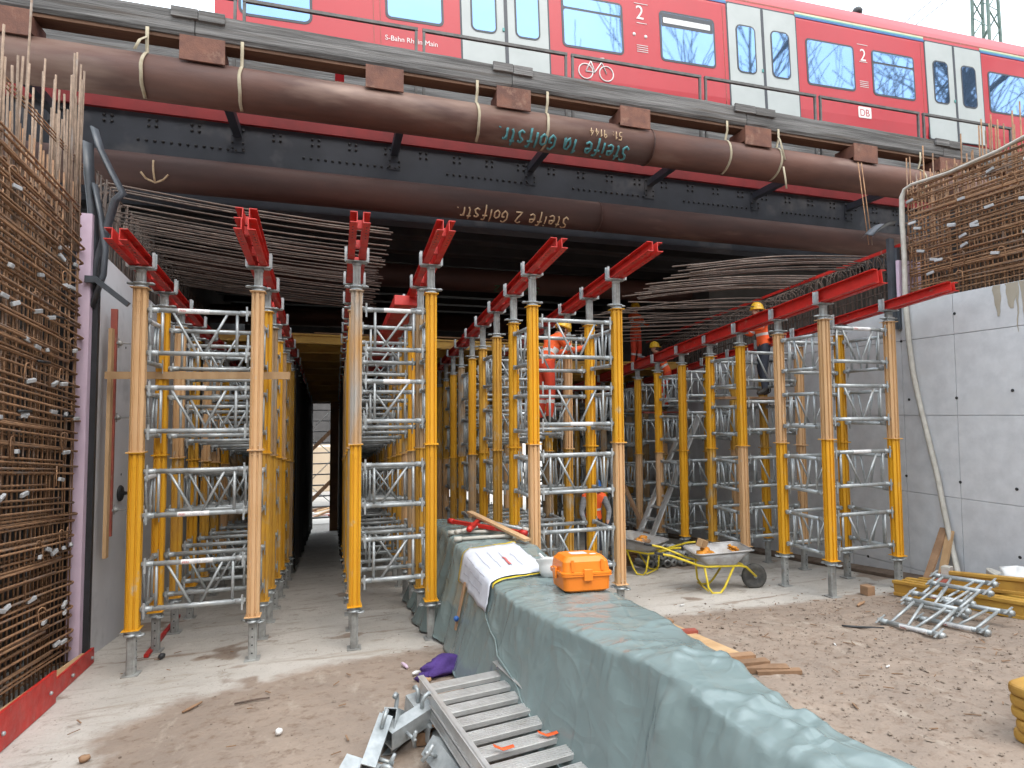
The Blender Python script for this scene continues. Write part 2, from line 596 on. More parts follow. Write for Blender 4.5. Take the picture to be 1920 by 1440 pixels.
def grange(src, a, b, c=0, d=1):
    r = N.new('ShaderNodeMapRange')
    for i, q in enumerate((a, b, c, d)):
        r.inputs[i+1].default_value = q
    L.new(src, r.inputs[0])
    return r.outputs[0]


def gmix(f, a, b):
    x = N.new('ShaderNodeMix')
    x.data_type = 'RGBA'
    L.new(f, x.inputs[0])
    for k, q in ((6, a), (7, b)):
        if isinstance(q, tuple):
            x.inputs[k].default_value = (*q, 1)
        else:
            L.new(q, x.inputs[k])
    return x.outputs[2]


ga = N.new('ShaderNodeAttribute')
ga.attribute_name = 'dirt'
conc_c = gmix(grange(gnoise(.9), .35, .65), (.52, .49, .45), (.43, .405, .37))
conc_c = gmix(grange(gnoise(5, 8), .56, .70), conc_c, (.31, .275, .235))
conc_c = gmix(grange(gnoise(2.2, 5, (.5, 2.6, 1)), .55, .68), conc_c, (.36, .32, .275))
conc_c = gmix(grange(gnoise(40, 3), .60, .72), conc_c, (.30, .27, .235))
soil_c = gmix(grange(gnoise(1.3), .35, .65), (.315, .25, .20), (.25, .20, .163))
soil_c = gmix(grange(gnoise(9, 6), .52, .68), soil_c, (.20, .145, .108))
soil_c = gmix(grange(gnoise(3, 8, (1.6, .7, 1)), .58, .72), soil_c, (.37, .315, .26))
madd = N.new('ShaderNodeMath')
madd.operation = 'ADD'
L.new(ga.outputs['Fac'], madd.inputs[0])
L.new(grange(gnoise(7, 8), 0, 1, -.22, .22), madd.inputs[1])
gcol = gmix(grange(madd.outputs[0], .30, .62), conc_c, soil_c)
gcol = gmix(grange(gnoise(26, 4), .66, .72), gcol, (.13, .10, .08))
L.new(gcol, pb.inputs['Base Color'])
L.new(grange(gnoise(2.0), .3, .7, .72, .95), pb.inputs['Roughness'])
gb = N.new('ShaderNodeBump')
gb.inputs['Strength'].default_value = .5
gb.inputs['Distance'].default_value = .03
L.new(gnoise(14, 10), gb.inputs['Height'])
L.new(gb.outputs[0], pb.inputs['Normal'])
me.materials.append(gm)
tag(put('ground', me), kind='structure')

# ------------------------------------------------------------ abutments and concrete walls
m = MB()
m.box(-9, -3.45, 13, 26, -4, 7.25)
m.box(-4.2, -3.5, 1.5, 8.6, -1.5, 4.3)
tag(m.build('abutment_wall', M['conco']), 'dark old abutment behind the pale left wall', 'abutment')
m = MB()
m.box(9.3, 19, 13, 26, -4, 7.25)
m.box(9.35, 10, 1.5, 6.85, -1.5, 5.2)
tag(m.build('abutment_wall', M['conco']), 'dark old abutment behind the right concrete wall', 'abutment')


def sloped_wall(name, x0, x1, ys, top, mt, holes=None):
    mm = MB()
    n = len(ys)
    vs = []
    for y in ys:
        for x in (x0, x1):
            vs += [(x, y, fl(x, y)-.3), (x, y, top(y))]
    fs = []
    for i in range(n-1):
        a, b = i*4, i*4+4
        fs += [(a, b, b+1, a+1), (a+2, a+3, b+3, b+2), (a+1, b+1, b+3, a+3), (a, a+2, b+2, b)]
    fs += [(0, 1, 3, 2), ((n-1)*4, (n-1)*4+2, (n-1)*4+3, (n-1)*4+1)]
    mm.add(vs, fs)
    return mm


# left: one pour, pale, its top falling with the road
lw = tag(sloped_wall('w', -2.8, -3.4, [8.22, 26], lambda y: 4.03-.13*(y-8.4) if y < 9 else fl(-2.8, y)+4.83, M['concl']).build('concrete_wall', M['concl']),
         'pale grey new concrete wall behind the leftmost props', 'wall')
mm = MB()
for y, z in ((9.35, 2.95), (9.9, 2.1), (10.8, 2.8), (11.6, 1.9), (9.3, 1.2)):
    mm.lathe([(.016, 0), (.016, .004)], 10, Matrix.Translation((-2.799, y, z)) @ Matrix.Rotation(rad(90), 4, 'Y'))
mm.build('tie_hole', M['black'], lw)
mm = MB().lathe([(.11, 0), (.11, .012), (.095, .03), (.03, .03), (.02, .09)], 20, Matrix.Translation((-2.795, 9.25, .95)) @ Matrix.Rotation(rad(90), 4, 'Y'))
mm.build('pipe_cover', M['black'], lw)

# right: cast in panels with recessed joints and tie holes; each panel is a part
rw = thing('concrete_wall', 'grey concrete wall with panel joints and tie holes on the right', 'wall', (0, 0, 0))
zj = [-1.6, -.42, .757, 1.94, 3.11]
ysj = [2.2, 4.0, 5.1, 6.225, 7.05, 8.1, 10.3, 12.5, 14.7, 16.9, 19.1, 22]
gap = .006


def rtop(y):
    return 3.70 if y < 6.95 else (3.70-.115*(y-6.95) if y < 7.6 else fl(8.5, y)+4.28)


for i in range(len(ysj)-1):
    y0, y1 = ysj[i]+gap/2, ysj[i+1]-gap/2
    for j in range(len(zj)):
        z0 = zj[j]+gap/2
        tops = []
        for y in (y0, y1):
            tops.append(min(zj[j+1]-gap/2 if j+1 < len(zj) else 9, rtop(y)))
        if min(tops) <= z0+.02:
            continue
        off = R.uniform(-.0015, .0015)
        p = MB()
        xf = 8.55+off
        poly = [(y0, z0), (y1, z0), (y1, tops[1]), (y0, tops[0])]
        b = .004
        cy, cz = (y0+y1)/2, sum(q[1] for q in poly)/4
        inn = [(q[0]-math.copysign(b, q[0]-cy), q[1]-math.copysign(b, q[1]-cz)) for q in poly]
        vs = [(xf, q[0], q[1]) for q in inn]+[(xf+b, q[0], q[1]) for q in poly]+[(xf+.06, q[0], q[1]) for q in poly]
        fs = [(3, 2, 1, 0)]+[(k, (k+1) % 4, 4+(k+1) % 4, 4+k) for k in range(4)]+[(4+k, 4+(k+1) % 4, 8+(k+1) % 4, 8+k) for k in range(4)]
        p.add(vs, fs)
        p.build('panel', M['conc'], rw)
core = sloped_wall('c', 8.62, 9.25, [2.2, 6.95, 7.6, 22], lambda y: rtop(y)-.012, None)
core.build('core', M['conc'], rw)
hm = MB()
hm.lathe([(.020, 0), (.021, .003), (.012, .0032)], 12)
hm = hm.mesh('tie_hole', M['black'])
for y, z in ((6.199, 3.407), (6.221, 2.191), (6.95, 2.186), (5.49, 2.269), (7.813, 2.344), (7.045, .999), (6.221, .989), (5.497, .978), (7.793, -.411), (5.499, .097), (7.045, 3.106), (8.7, 2.3), (8.7, 1.0), (9.8, 2.3), (9.8, 1.0), (4.7, 2.2), (4.7, .99), (4.6, 3.4)):
    put('tie_hole', hm, rw, (8.5475, y, z), (0, rad(-90), 0))
# kicker at the wall's foot
k = MB()
k.add([(8.36, 2.2, fl(8.4, 2.2)), (8.36, 22, fl(8.4, 22)), (8.36, 2.2, fl(8.4, 2.2)+.05), (8.36, 22, fl(8.4, 22)+.05), (8.56, 2.2, fl(8.4, 2.2)+.09), (8.56, 22, fl(8.4, 22)+.09)],
      [(0, 1, 3, 2), (2, 3, 5, 4)])
k.build('kicker', M['mud'], rw)
# runs of grout that dribbled over the top edge
for y, h, wd in ((5.62, .42, .10), (5.45, .34, .16), (5.28, .62, .12), (5.10, .5, .2), (4.95, .7, .12), (5.02, .95, .035), (5.38, .66, .03), (4.75, .6, .2), (4.5, .45, .2)):
    p = MB()
    n = 9
    vs = []
    for i in range(n):
        t = i/(n-1)
        z = 3.695-h*t
        ww = wd*(1-.75*t**1.5)*(1+.25*noise.noise(Vector((y*9, t*5, 1))))
        sh = .03*noise.noise(Vector((y*5, t*3, 2)))
        vs += [(8.5435, y-ww/2+sh, z), (8.5405, y+sh, z), (8.5435, y+ww/2+sh, z)]
    p.add(vs, [(i*3+k, i*3+k+1, i*3+k+4, i*3+k+3) for i in range(n-1) for k in (0, 1)], 0, True)
    p.build('grout_run', M['stain'], rw)

# ------------------------------------------------------------ unseen bank added behind the camera to block low sky light
m = MB()


def bank(i, j):
    x = -60+i*6
    t = j/8
    h = 13*sm(0, 1, t)+1.2*noise.noise(Vector((x*.13, t*2, 5)))*sm(0, .3, t)
    return (x, -10-8*t-.02*abs(x-4)*0, 1.0+h)


m.grid(bank, 24, 9)
m.f = [tuple(reversed(f)) for f in m.f]
tag(m.build('sky_block_bank', M['mud']), kind='structure')

# ------------------------------------------------------------ bridge
br = thing('railway_bridge', 'riveted blue-grey steel railway bridge carrying the red train', 'bridge', (0, 0, 0))
X0, X1 = -8.5, 21
m = MB()
m.box(X0, X1, 11.0, 11.03, 5.62, 7.09)
m.box(X0, X1, 10.86, 11.2, 5.585, 5.62)
m.box(X0, X1, 10.90, 11.0, 5.62, 5.64)
m.build('main_girder', M['girder'], br)
m = MB()
m.box(X0, X1, 10.93, 11.4, 7.09, 7.9)
m.build('red_flange', M['redbeam'], br)
rv = MB().lathe([(.027, 0), (.026, .010), (.016, .022), (0.003, .026)], 8, Matrix.Rotation(rad(90), 4, 'X'))
rvm = rv.mesh('rivet', M['dark'])
bltm = MB().lathe([(.02, 0), (.02, .016), (.005, .022)], 6, Matrix.Rotation(rad(90), 4, 'X')).mesh('bolt', M['dark'])
nrv = 0
x = -4.35
while x < 14.2:
    for dx in (0, .115):
        for z in (6.985, 6.885):
            put('rivet', rvm, br, (x+dx, 10.999, z))
            nrv += 1
    x += .652
for c in range(7):
    x0 = -3.2+c*2.62+.0
    for i in range(14):
        put('rivet', rvm, br, (x0+i*.125, 10.999, 6.63))
        nrv += 1
# brackets: a slanting arm, an end plate on the girder with bolts
for i in range(7):
    x = -4.40+i*2.70+.03
    m = MB()
    m.box(x-.11, x+.11, 10.985, 10.998, 6.60, 7.06)
    m.box(x-.065, x+.065, 9.50, 10.985, 6.86, 6.875)
    m.box(x-.065, x-.055, 9.50, 10.985, 6.875, 7.0)
    m.box(x+.055, x+.065, 9.50, 10.985, 6.875, 7.0)
    bk = m.build('bracket', M['girder'], br)
    for dz in (6.66, 6.76, 6.98):
        for dx in (-.085, .085):
            put('bolt', bltm, bk, (x+dx, 10.985, dz))
# girders further back
for i, y in enumerate((12.2, 13.3, 14.4, 15.5, 16.8, 18.1, 19.4, 20.7, 22.0, 23.3)):
    m = MB()
    m.box(X0, X1, y-.012, y+.012, 5.72, 7.3)
    m.box(X0, X1, y-.17, y+.17, 5.68, 5.72)
    m.box(X0, X1, y-.14, y+.14, 7.26, 7.3)
    m.build('rear_girder', M['dark'], br)
for i in range(11):
    m = MB()
    x = -5+i*2.1
    m.box(x-.01, x+.01, 11.1, 24.4, 6.2, 7.2)
    m.box(x-.1, x+.1, 11.1, 24.4, 6.18, 6.2)
    m.build('cross_girder', M['dark'], br)
m = MB()
m.box(X0, X1, 11.0, 24.6, 7.30, 7.5)
m.build('deck_plate', M['dark'], br)
# ballast edge and rails on the deck
m = MB()
m.box(X0, X1, 10.7, 15, 7.905, 7.98)
m.build('track_bed', M['mud'], br)

# ------------------------------------------------------------ struts (big pipes)
STROKES = {
    'S': [[(.9, .85), (.6, 1), (.2, .85), (.25, .6), (.7, .42), (.8, .15), (.4, 0), (.05, .15)]],
    's': [[(.8, .6), (.45, .68), (.2, .52), (.6, .34), (.75, .12), (.4, 0), (.1, .1)]],
    't': [[(.45, 1), (.38, .15), (.62, 0)], [(.08, .66), (.8, .68)]],
    'e': [[(.1, .38), (.8, .42), (.7, .66), (.35, .7), (.1, .38), (.2, .08), (.5, 0), (.88, .12)]],
    'i': [[(.42, .65), (.4, 0)], [(.40, .88), (.44, .95)]],
    'f': [[(.85, .92), (.55, 1), (.42, .8), (.36, -.25)], [(.08, .52), (.78, .55)]],
    '1': [[(.15, .7), (.5, 1), (.45, 0)]],
    '2': [[(.1, .8), (.4, 1), (.8, .8), (.6, .45), (.05, 0), (.95, .03)]],
    '4': [[(.6, 1), (.1, .35), (.9, .4)], [(.62, .7), (.6, 0)]],
    '5': [[(.85, 1), (.25, 1), (.2, .6), (.65, .6), (.75, .2), (.4, 0), (.08, .1)]],
    '9': [[(.8, .75), (.5, 1), (.15, .75), (.4, .5), (.8, .75), (.7, 0)]],
    'a': [[(.8, .62), (.4, .68), (.1, .35), (.3, 0), (.68, .2), (.8, .62), (.86, 0)]],
    'G': [[(.88, .85), (.5, 1), (.1, .6), (.15, .15), (.5, 0), (.86, .2), (.86, .45), (.5, .45)]],
    'o': [[(.5, .66), (.15, .5), (.12, .15), (.45, 0), (.82, .18), (.8, .52), (.5, .66)]],
    'l': [[(.4, 1.05), (.34, 0)]],
    'r': [[(.2, .66), (.2, 0)], [(.2, .42), (.45, .66), (.8, .62)]],
    '.': [[(.3, 0), (.38, .06)]], ':': [[(.3, .1), (.34, .15)], [(.3, .5), (.34, .55)]], ' ': [],
}
WID = {'i': .55, 'l': .5, '.': .5, ':': .5, ' ': .75, '1': .7, 't': .8, 'r': .8}


def pipe_writing(parent, text, xr, phi, size, adv, yc, zc, r, mt, lw_, tilt=0, seed=1):
    """hand lettering that runs round the pipe, upside down, starting at xr and going left"""
    rr = random.Random(seed)
    m = MB()
    s = 0
    for ch in text:
        w_ = WID.get(ch, 1)*adv
        j = (rr.uniform(-.06, .06), rr.uniform(-.05, .05))
        for st in STROKES[ch]:
            P = []
            for q in range(len(st)-1):
                for t in (0, .34, .67):
                    P.append((st[q][0]+(st[q+1][0]-st[q][0])*t, st[q][1]+(st[q+1][1]-st[q][1])*t))
            P.append(st[-1])
            pts = []
            for (a, b) in P:
                xx = xr-(s+a*w_*.86)
                hh = (b+j[0])*size*(1+j[1])
                ph = phi-hh/r-tilt*(xr-xx)*-1
                pts.append((xx, yc-(r+.004)*math.cos(ph), zc+(r+.004)*math.sin(ph)))
            m.tube(pts, lw_, 6)
        s += w_
    return m.build('writing', mt, parent)


def strut(name, label, y, z, r, mt, seams):
    o = thing(name, label, 'pipe strut', (0, 0, 0))
    cuts = [X0]+seams+[X1]
    for a, b in zip(cuts[:-1], cuts[1:]):
        m = MB()
        m.lathe([(r, a+.004), (r, b-.004)], 48, Matrix.Translation((0, y, z)) @ Matrix.Rotation(rad(90), 4, 'Y'))
        m.build('pipe_section', mt, o)
    for a in seams:
        m = MB()
        pts = [(a+.006*noise.noise(Vector((i*.9, a, 0))), y-(r+.001)*math.cos(i*math.pi/24), z+(r+.001)*math.sin(i*math.pi/24)) for i in range(48)]
        m.tube(pts, .013, 6, closed=True)
        m.build('weld_seam', M['rustd'], o)
    return o


s1 = strut('pipe_strut', 'upper rust-brown steel pipe strut with teal writing under the timbers', 9.2, 6.78, .305, M['rust'], [-6.0, 5.33])
pipe_writing(s1, 'Steife 1a Golfstr.', 4.86, -.62, .27, .158, 9.2, 6.78, .305, M['chalkt'], .021, tilt=.07, seed=3)
pipe_writing(s1, '51: 9144', 4.70, .16, .13, .095, 9.2, 6.78, .305, M['chalkc'], .008, seed=5)
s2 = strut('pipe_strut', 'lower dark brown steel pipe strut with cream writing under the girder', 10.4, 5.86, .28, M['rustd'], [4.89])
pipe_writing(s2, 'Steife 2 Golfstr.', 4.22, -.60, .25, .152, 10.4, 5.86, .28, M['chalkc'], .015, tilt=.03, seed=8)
m = MB()
for st in ([(-2.73, .35), (-2.72, -.85)], [(-2.90, -.35), (-2.84, -.68), (-2.72, -.88)], [(-2.52, -.38), (-2.60, -.68), (-2.72, -.88)]):
    pts = []
    for q in range(len(st)-1):
        for t in (0, .25, .5, .75, 1):
            xx = st[q][0]+(st[q+1][0]-st[q][0])*t
            ph = st[q][1]+(st[q+1][1]-st[q][1])*t
            pts.append((xx, 10.4-.284*math.cos(ph), 5.86+.284*math.sin(ph)))
    m.tube(pts, .015, 6)
m.build('arrow_mark', M['chalkc'], s2)
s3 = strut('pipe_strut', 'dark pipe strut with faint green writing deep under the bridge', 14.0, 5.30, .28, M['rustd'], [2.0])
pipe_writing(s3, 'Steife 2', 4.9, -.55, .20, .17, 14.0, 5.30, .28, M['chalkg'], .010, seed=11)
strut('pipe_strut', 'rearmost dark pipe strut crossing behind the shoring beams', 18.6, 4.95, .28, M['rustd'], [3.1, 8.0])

# steel plates standing on the upper pipe, carrying the timbers
for i, (a, b) in enumerate(((-4.45, -3.85), (-2.12, -1.54), (.40, .97), (2.46, 3.04), (4.67, 5.25), (7.23, 7.81), (9.78, 10.38), (12.06, 12.68))):
    m = MB()
    m.bbox(a, b, 8.90, 8.93, 6.96, 7.315, .004)
    m.box(a+.03, b-.03, 8.93, 9.40, 7.06, 7.30)
    nm = ('leftmost', 'second', 'third', 'fourth', 'fifth', 'sixth', 'seventh', 'eighth')[i]
    tag(m.build('support_block', M['rustp']), 'rusty square steel block on the upper pipe, %s from the left' % nm, 'steel block', 'rusty blocks on the upper pipe')

# timbers
cuts = [-8.4, -1.95, 2.75, 7.35, 12.3, 17]
for i in range(5):
    a, b = cuts[i]+.006, cuts[i+1]-.006
    o = thing('timber_beam', 'grey weathered timber beam along the bridge edge, %s from the left' % ('first', 'second', 'third', 'fourth', 'fifth')[i], 'timber beam', (0, 0, 0), group='timber beams along the bridge edge')
    n = max(4, int((b-a)/.25))
    m = MB()
    vs = []
    for q in range(n+1):
        x = a+(b-a)*q/n
        e = [.010*noise.noise(Vector((x*2.3, kk*7.7, i))) for kk in range(6)]
        vs += [(x, 9.0+e[0], 7.42), (x, 9.0+e[1], 7.715+e[2]), (x, 9.03, 7.725+e[2]), (x, 9.32, 7.725), (x, 9.32, 7.37), (x, 9.03+e[3], 7.37+e[4])]
    fs = [(q*6+k2, (q+1)*6+k2, (q+1)*6+(k2+1) % 6, q*6+(k2+1) % 6) for q in range(n) for k2 in range(6)]
    fs += [tuple(range(5, -1, -1)), tuple(n*6+k2 for k2 in range(6))]
    m.add(vs, fs)
    m.build('beam', M['timber'], o)
    m = MB()
    m.box(a+.02, b-.02, 9.05, 9.31, 7.32, 7.369)
    m.build('packing_board', M['timberu'], o)
    # second timber behind, seen through the gaps
for i in range(3):
    m = MB()
    m.box(-8.4+i*8.5, -.05+i*8.5, 9.95, 10.2, 7.35, 7.78)
    tag(m.build('timber_beam', M['timber']), 'rear timber beam seen through the gaps above the pipe, %s from the left' % ('first', 'second', 'third')[i], 'timber beam', 'rear timber beams')
for i, (a, b) in enumerate(((-2.25, -1.56), (2.42, 3.1), (7.07, 7.97), (12.05, 12.81))):
    o = thing('splice_board', 'short grey board nailed over the timber joint, %s from the left' % ('first', 'second', 'third', 'fourth')[i], 'board', (0, 0, 0), group='splice boards')
    h = (a+b)/2
    m = MB()
    m.bbox(a, h-.003, 8.955, 8.996, 7.60, 7.745, .006)
    m.build('board', M['timber'], o)
    m = MB()
    m.bbox(h+.003, b, 8.957, 8.996, 7.59, 7.74, .006)
    m.build('board', M['timber'], o)

# slings round the upper pipe
for i, x in enumerate((-2.55, -1.34, 2.15, 3.36, 6.9, 8.05, 11.63)):
    m = MB()
    pts = []
    x2 = x+R.uniform(-.06, .06)
    for q in range(25):
        t = q/24
        ph = rad(62)-rad(150)*t
        pts.append((x+(x2-x)*t+.012*noise.noise(Vector((t*4, i, 0))), 9.2-.317*math.cos(ph), 6.78+.317*math.sin(ph)))
    ribbon(m, [(x+.01, 9.0, 7.40), (x+.01, 9.0, 7.22)]+pts, .045, .006)
    if i in (0, 5):
        ribbon(m, [(x, 9.0, 7.25), (x-.05, 8.90, 7.14), (x-.10 if i == 0 else x+.03, 8.87, 6.98 if i == 0 else 6.75)], .04, .006)
    if i == 5:
        ribbon(m, [(x, 8.885, 6.62), (x+.02, 8.87, 6.4), (x+.04, 8.87, 6.2)], .04, .006)
    tag(m.build('webbing_sling', M['sling']), 'pale webbing sling round the upper pipe, %s from the left' % ('first', 'second', 'third', 'fourth', 'fifth', 'sixth', 'seventh')[i], 'sling', 'slings on the upper pipe')

# handrail panels
for i, (a, b) in enumerate(((-4.35, -1.52), (-1.44, 1.29), (1.37, 4.02), (4.10, 6.86), (6.94, 9.67), (9.76, 12.55), (12.66, 15.47))):
    o = thing('handrail', 'grey steel handrail frame above the timbers, %s from the left' % ('first', 'second', 'third', 'fourth', 'fifth', 'sixth', 'seventh')[i], 'handrail', (0, 0, 0), group='handrail frames on the bridge')
    z = 8.49+.016*(a+1.4)
    z2 = 8.49+.016*(b+1.4)
    m = MB()
    m.beam((a, 9.7, z), (b, 9.7, z2), .05, .05)
    m.build('top_rail', M['railsteel'], o)
    for x, zz in ((a+.026, z), (b-.026, z2)):
        m = MB()
        m.box(x-.022, x+.022, 9.68, 9.72, 7.35, zz-.027)
        m.box(x-.022, x+.022, 9.72, 9.726, 7.35, 7.7)
        m.build('post', M['railsteel'], o)

# ------------------------------------------------------------ train
tr = thing('train', 'red suburban train with pale grey doors crossing the bridge', 'train', (4.6, 10.6, 0), (0, -.032, 0))


def TX(x):
    return x-4.6


prof = [(.22, 8.18), (.03, 8.42), (0, 8.75), (0, 10.85), (.03, 11.06)]
roof = [(.03, 11.062), (.10, 11.24), (.28, 11.55), (.62, 11.84), (1.1, 12.0), (1.5, 12.04)]
TA, TB = TX(-1.72), TX(24.5)


def skin_strip(pr, mi=None, close=False):
    m = MB()
    full = pr+[(3.0-y, z) for y, z in reversed(pr)]
    n = len(full)
    xs_ = [TA+.28, TA+.30, TB] if False else [TA, TB]
    vs = [(x, y, z) for x in xs_ for y, z in full]
    m.add(vs, [(k2, k2+1, n+k2+1, n+k2) for k2 in range(n-1)], 0, False)
    return m


m = MB()
full = prof+[(3-y, z) for y, z in reversed(prof)]
n = len(full)
vs = [(x, y, z) for x in (TA, TB) for y, z in full]
fs = [(k2, n+k2, n+k2+1, k2+1) for k2 in range(n-1)]+[(n-1, 2*n-1, n, 0), tuple(range(n)), tuple(range(2*n-1, n-1, -1))]
m.add(vs, fs)
body = m.build('body', M['trainred'], tr)
m = MB()
full = roof+[(3-y, z) for y, z in reversed(roof)]
n = len(full)
vs = [(x, y, z) for x in (TA, TB) for y, z in full]
fs = [(k2, n+k2, n+k2+1, k2+1) for k2 in range(n-1)]+[tuple(range(n)), tuple(range(2*n-1, n-1, -1))]
m.add(vs, fs, 0, True)
m.add(vs, [(n-1, 2*n-1, n, 0)])
m.build('roof', M['trainroof'], tr)
m = MB()
m.box(TA, TB, .026, .05, 11.045, 11.08)
m.build('gutter', M['redraw'], tr)
for nm, z0, z1, mt in (('stripe', 10.90, 10.95, 'tblue'), ('stripe', 10.951, 10.99, 'tteal'), ('stripe', 10.991, 11.03, 'tcream')):
    for a, b in ((4.32, 8.53), (10.40, 14.33), (16.27, 20.2)):
        m = MB()
        yo = .02 if z0 > 10.94 else .006
        m.box(TX(a), TX(b), -.006+(.0 if z0 < 10.94 else .012), .05, z0, z1)
        m.build(nm, M[mt], tr)


def rrect(x0, x1, z0, z1, r, n=5):
    p = []
    for cx, cz, a in ((x1-r, z1-r, 0), (x0+r, z1-r, 90), (x0+r, z0+r, 180), (x1-r, z0+r, 270)):
        for i in range(n+1):
            t = rad(a+90*i/n)
            p.append((cx+r*math.cos(t), cz+r*math.sin(t)))
    return p


def slab(m, poly, y0, y1, mi=0):
    n = len(poly)
    vs = [(x, y, z) for y in (y0, y1) for x, z in poly]
    m.add(vs, [tuple(range(n)), tuple(range(2*n-1, n-1, -1))]+[(k2, n+k2, n+(k2+1) % n, (k2+1) % n) for k2 in range(n)], mi)


def window(parent, x0, x1, z0, z1, r=.10, bar=None, y=0, fr=.045):
    m = MB()
    slab(m, rrect(x0, x1, z0, z1, r), y-.006, y+.02)
    wd = m.build('window', M['winframe'], parent)
    m = MB()
    if bar:
        slab(m, rrect(x0+fr, x1-fr, z0+fr, bar-.025, r*.6), y-.009, y-.004)
        slab(m, rrect(x0+fr, x1-fr, bar+.025, z1-fr, r*.4), y-.009, y-.004)
    else:
        slab(m, rrect(x0+fr, x1-fr, z0+fr, z1-fr, r*.7), y-.009, y-.004)
    m.build('pane', M['glass'], wd)
    return wd


window(tr, TX(1.12), TX(2.2), 9.36, 10.45)
window(tr, TX(4.60), TX(5.97), 9.35, 10.45, bar=10.16)
w2 = window(tr, TX(6.83), TX(8.2), 9.37, 10.47)
window(tr, TX(10.65), TX(12.07), 9.34, 10.45)
window(tr, TX(12.60), TX(13.95), 9.33, 10.45, bar=10.14)
window(tr, TX(16.48), TX(17.9), 9.35, 10.45)
window(tr, TX(18.4), TX(19.8), 9.35, 10.45)
window(tr, TX(-1.35), TX(-.15), 9.02, 9.75, r=.15)
m = MB()
slab(m, rrect(TX(6.88), TX(8.15), 10.13, 10.42, .03), -.012, -.009)
db = m.build('display_band', M['winframe'], w2)
m = MB()
slab(m, rrect(TX(6.92), TX(8.08), 10.20, 10.32, .02), -.015, -.012)
m.build('display', M['sticker'], w2)
for a, b in ((2.55, 4.30), (8.55, 10.38), (14.35, 16.25), (20.2, 22)):
    mid = (a+b)/2
    m = MB()
    slab(m, rrect(TX(a-.035), TX(b+.035), 8.43, 10.955, .05, 2), -.004, .02)
    m.build('door_surround', M['winframe'], tr)
    for x0, x1, s_ in ((a, mid-.012, 1), (mid+.012, b, -1)):
        m = MB()
        slab(m, rrect(TX(x0), TX(x1), 8.45, 10.92, .04, 2), -.010, .03)
        d = m.build('door', M['door'], tr)
        cx = (x0+x1)/2
        window(d, TX(cx-.26), TX(cx+.26), 9.37, 10.47, .13, y=-.011, fr=.035)
    m = MB()
    m.box(TX(mid-.035), TX(mid+.035), -.016, .0, 8.45, 10.90)
    m.build('door_seal', M['winframe'], tr)
    m = MB()
    m.bbox(TX(mid-.075), TX(mid-.038), -.03, -.01, 9.45, 9.52, .006)
    m.build('door_button', M['tteal'], tr)


def decal(name, s, size, x, z, mt, parent, sx=1):
    v, f = text_geo(s, size)
    m = MB()
    m.add([(TX(x)+q[0]*sx, -.008, z+q[1]) for q in v], f)
    m.build(name, mt, parent)


decal('class_number', '2', .42, 6.27, 10.19, M['wpaint'], tr, .95)
decal('class_number', '2', .42, 12.24, 10.13, M['wpaint'], tr, .95)
for x in (6.27, 12.2):
    m = MB()
    for q in range(4):
        m.box(TX(x), TX(x+.26), -.008, -.002, 9.62-q*.045, 9.632-q*.045)
    m.box(TX(x-.02), TX(x+.30), -.008, -.002, 10.52, 10.532)
    m.box(TX(x+.02), TX(x+.26), -.008, -.002, 10.10, 10.112)
    if x < 7:
        m.lathe([(.035, 0), (.035, .006)], 14, Matrix.Translation((TX(x-.05), -.002, 9.85)) @ Matrix.Rotation(rad(90), 4, 'X'))
        m.lathe([(.035, 0), (.035, .006)], 14, Matrix.Translation((TX(x+.22), -.002, 9.83)) @ Matrix.Rotation(rad(90), 4, 'X'))
    m.build('pictogram_lines', M['wpaint'], tr)
decal('lettering', 'S-Bahn Rhein-Main', .135, 1.10, 8.955, M['wpaint'], tr, .95)
# operator mark: white rounded square with red letters
m = MB()
slab(m, rrect(TX(12.10), TX(12.49), 8.73, 9.0, .03), -.008, -.002)
m.build('logo_plate', M['wpaint'], tr)
v, f = text_geo('DB', .24)
m = MB()
m.add([(TX(12.135)+q[0]*.95, -.011, 8.775+q[1]) for q in v], f)
slab_poly = None
m.build('logo_letters', M['trainred'], tr)
# bicycle pictogram
m = MB()


def ring(cx, cz, r, t):
    m.tube([(TX(cx)+r*math.cos(i*math.pi/14), -.006, cz+r*math.sin(i*math.pi/14)) for i in range(28)], t, 6, closed=True)


def ln(*p):
    m.tube([(TX(a), -.006, b) for a, b in p], .014, 6)


ring(5.08, 8.90, .155, .013)
ring(5.54, 8.90, .155, .013)
ln((5.08, 8.90), (5.20, 9.13), (5.44, 9.13), (5.54, 8.90))
ln((5.08, 8.90), (5.28, 8.90), (5.44, 9.13))
ln((5.28, 8.90), (5.18, 9.18))
ln((5.12, 9.18), (5.24, 9.18))
ln((5.44, 9.13), (5.42, 9.21), (5.50, 9.22))
m.build('bicycle_pictogram', M['wpaint'], tr)
m = MB()
m.lathe([(.10, 0), (.09, .03), (.05, .05), (.05, .08), (.11, .12), (.13, .20), (.09, .28), (.02, .31)], 12, Matrix.Translation((TX(13.35), .95, 11.96)))
m.build('roof_antenna', M['black'], tr)
for x in (.9, 1.02, 8.42, 14.2):
    m = MB()
    m.box(TX(x), TX(x)+.012, -.004, .01, 8.5, 10.85)
    m.build('panel_seam', M['redraw'], tr)

# ------------------------------------------------------------ shoring towers
def oct_profile(a, c, g, d):
    """square tube with chamfered corners (c) and two grooves per face (width g, depth d)"""
    side = []
    for u in (-a*.42, a*.42):
        side += [(u-g/2-.003, 0), (u-g/2, d), (u+g/2, d), (u+g/2+.003, 0)]
    p = []
    for k_ in range(4):
        q = [(-a+c, -a)]+[(s_[0], -a+s_[1]) for s_ in side]+[(a-c, -a)]
        for (x, y) in q:
            ca, sa = (1, 0, -1, 0)[k_], (0, 1, 0, -1)[k_]
            p.append((x*ca-y*sa, x*sa+y*ca))
    return p


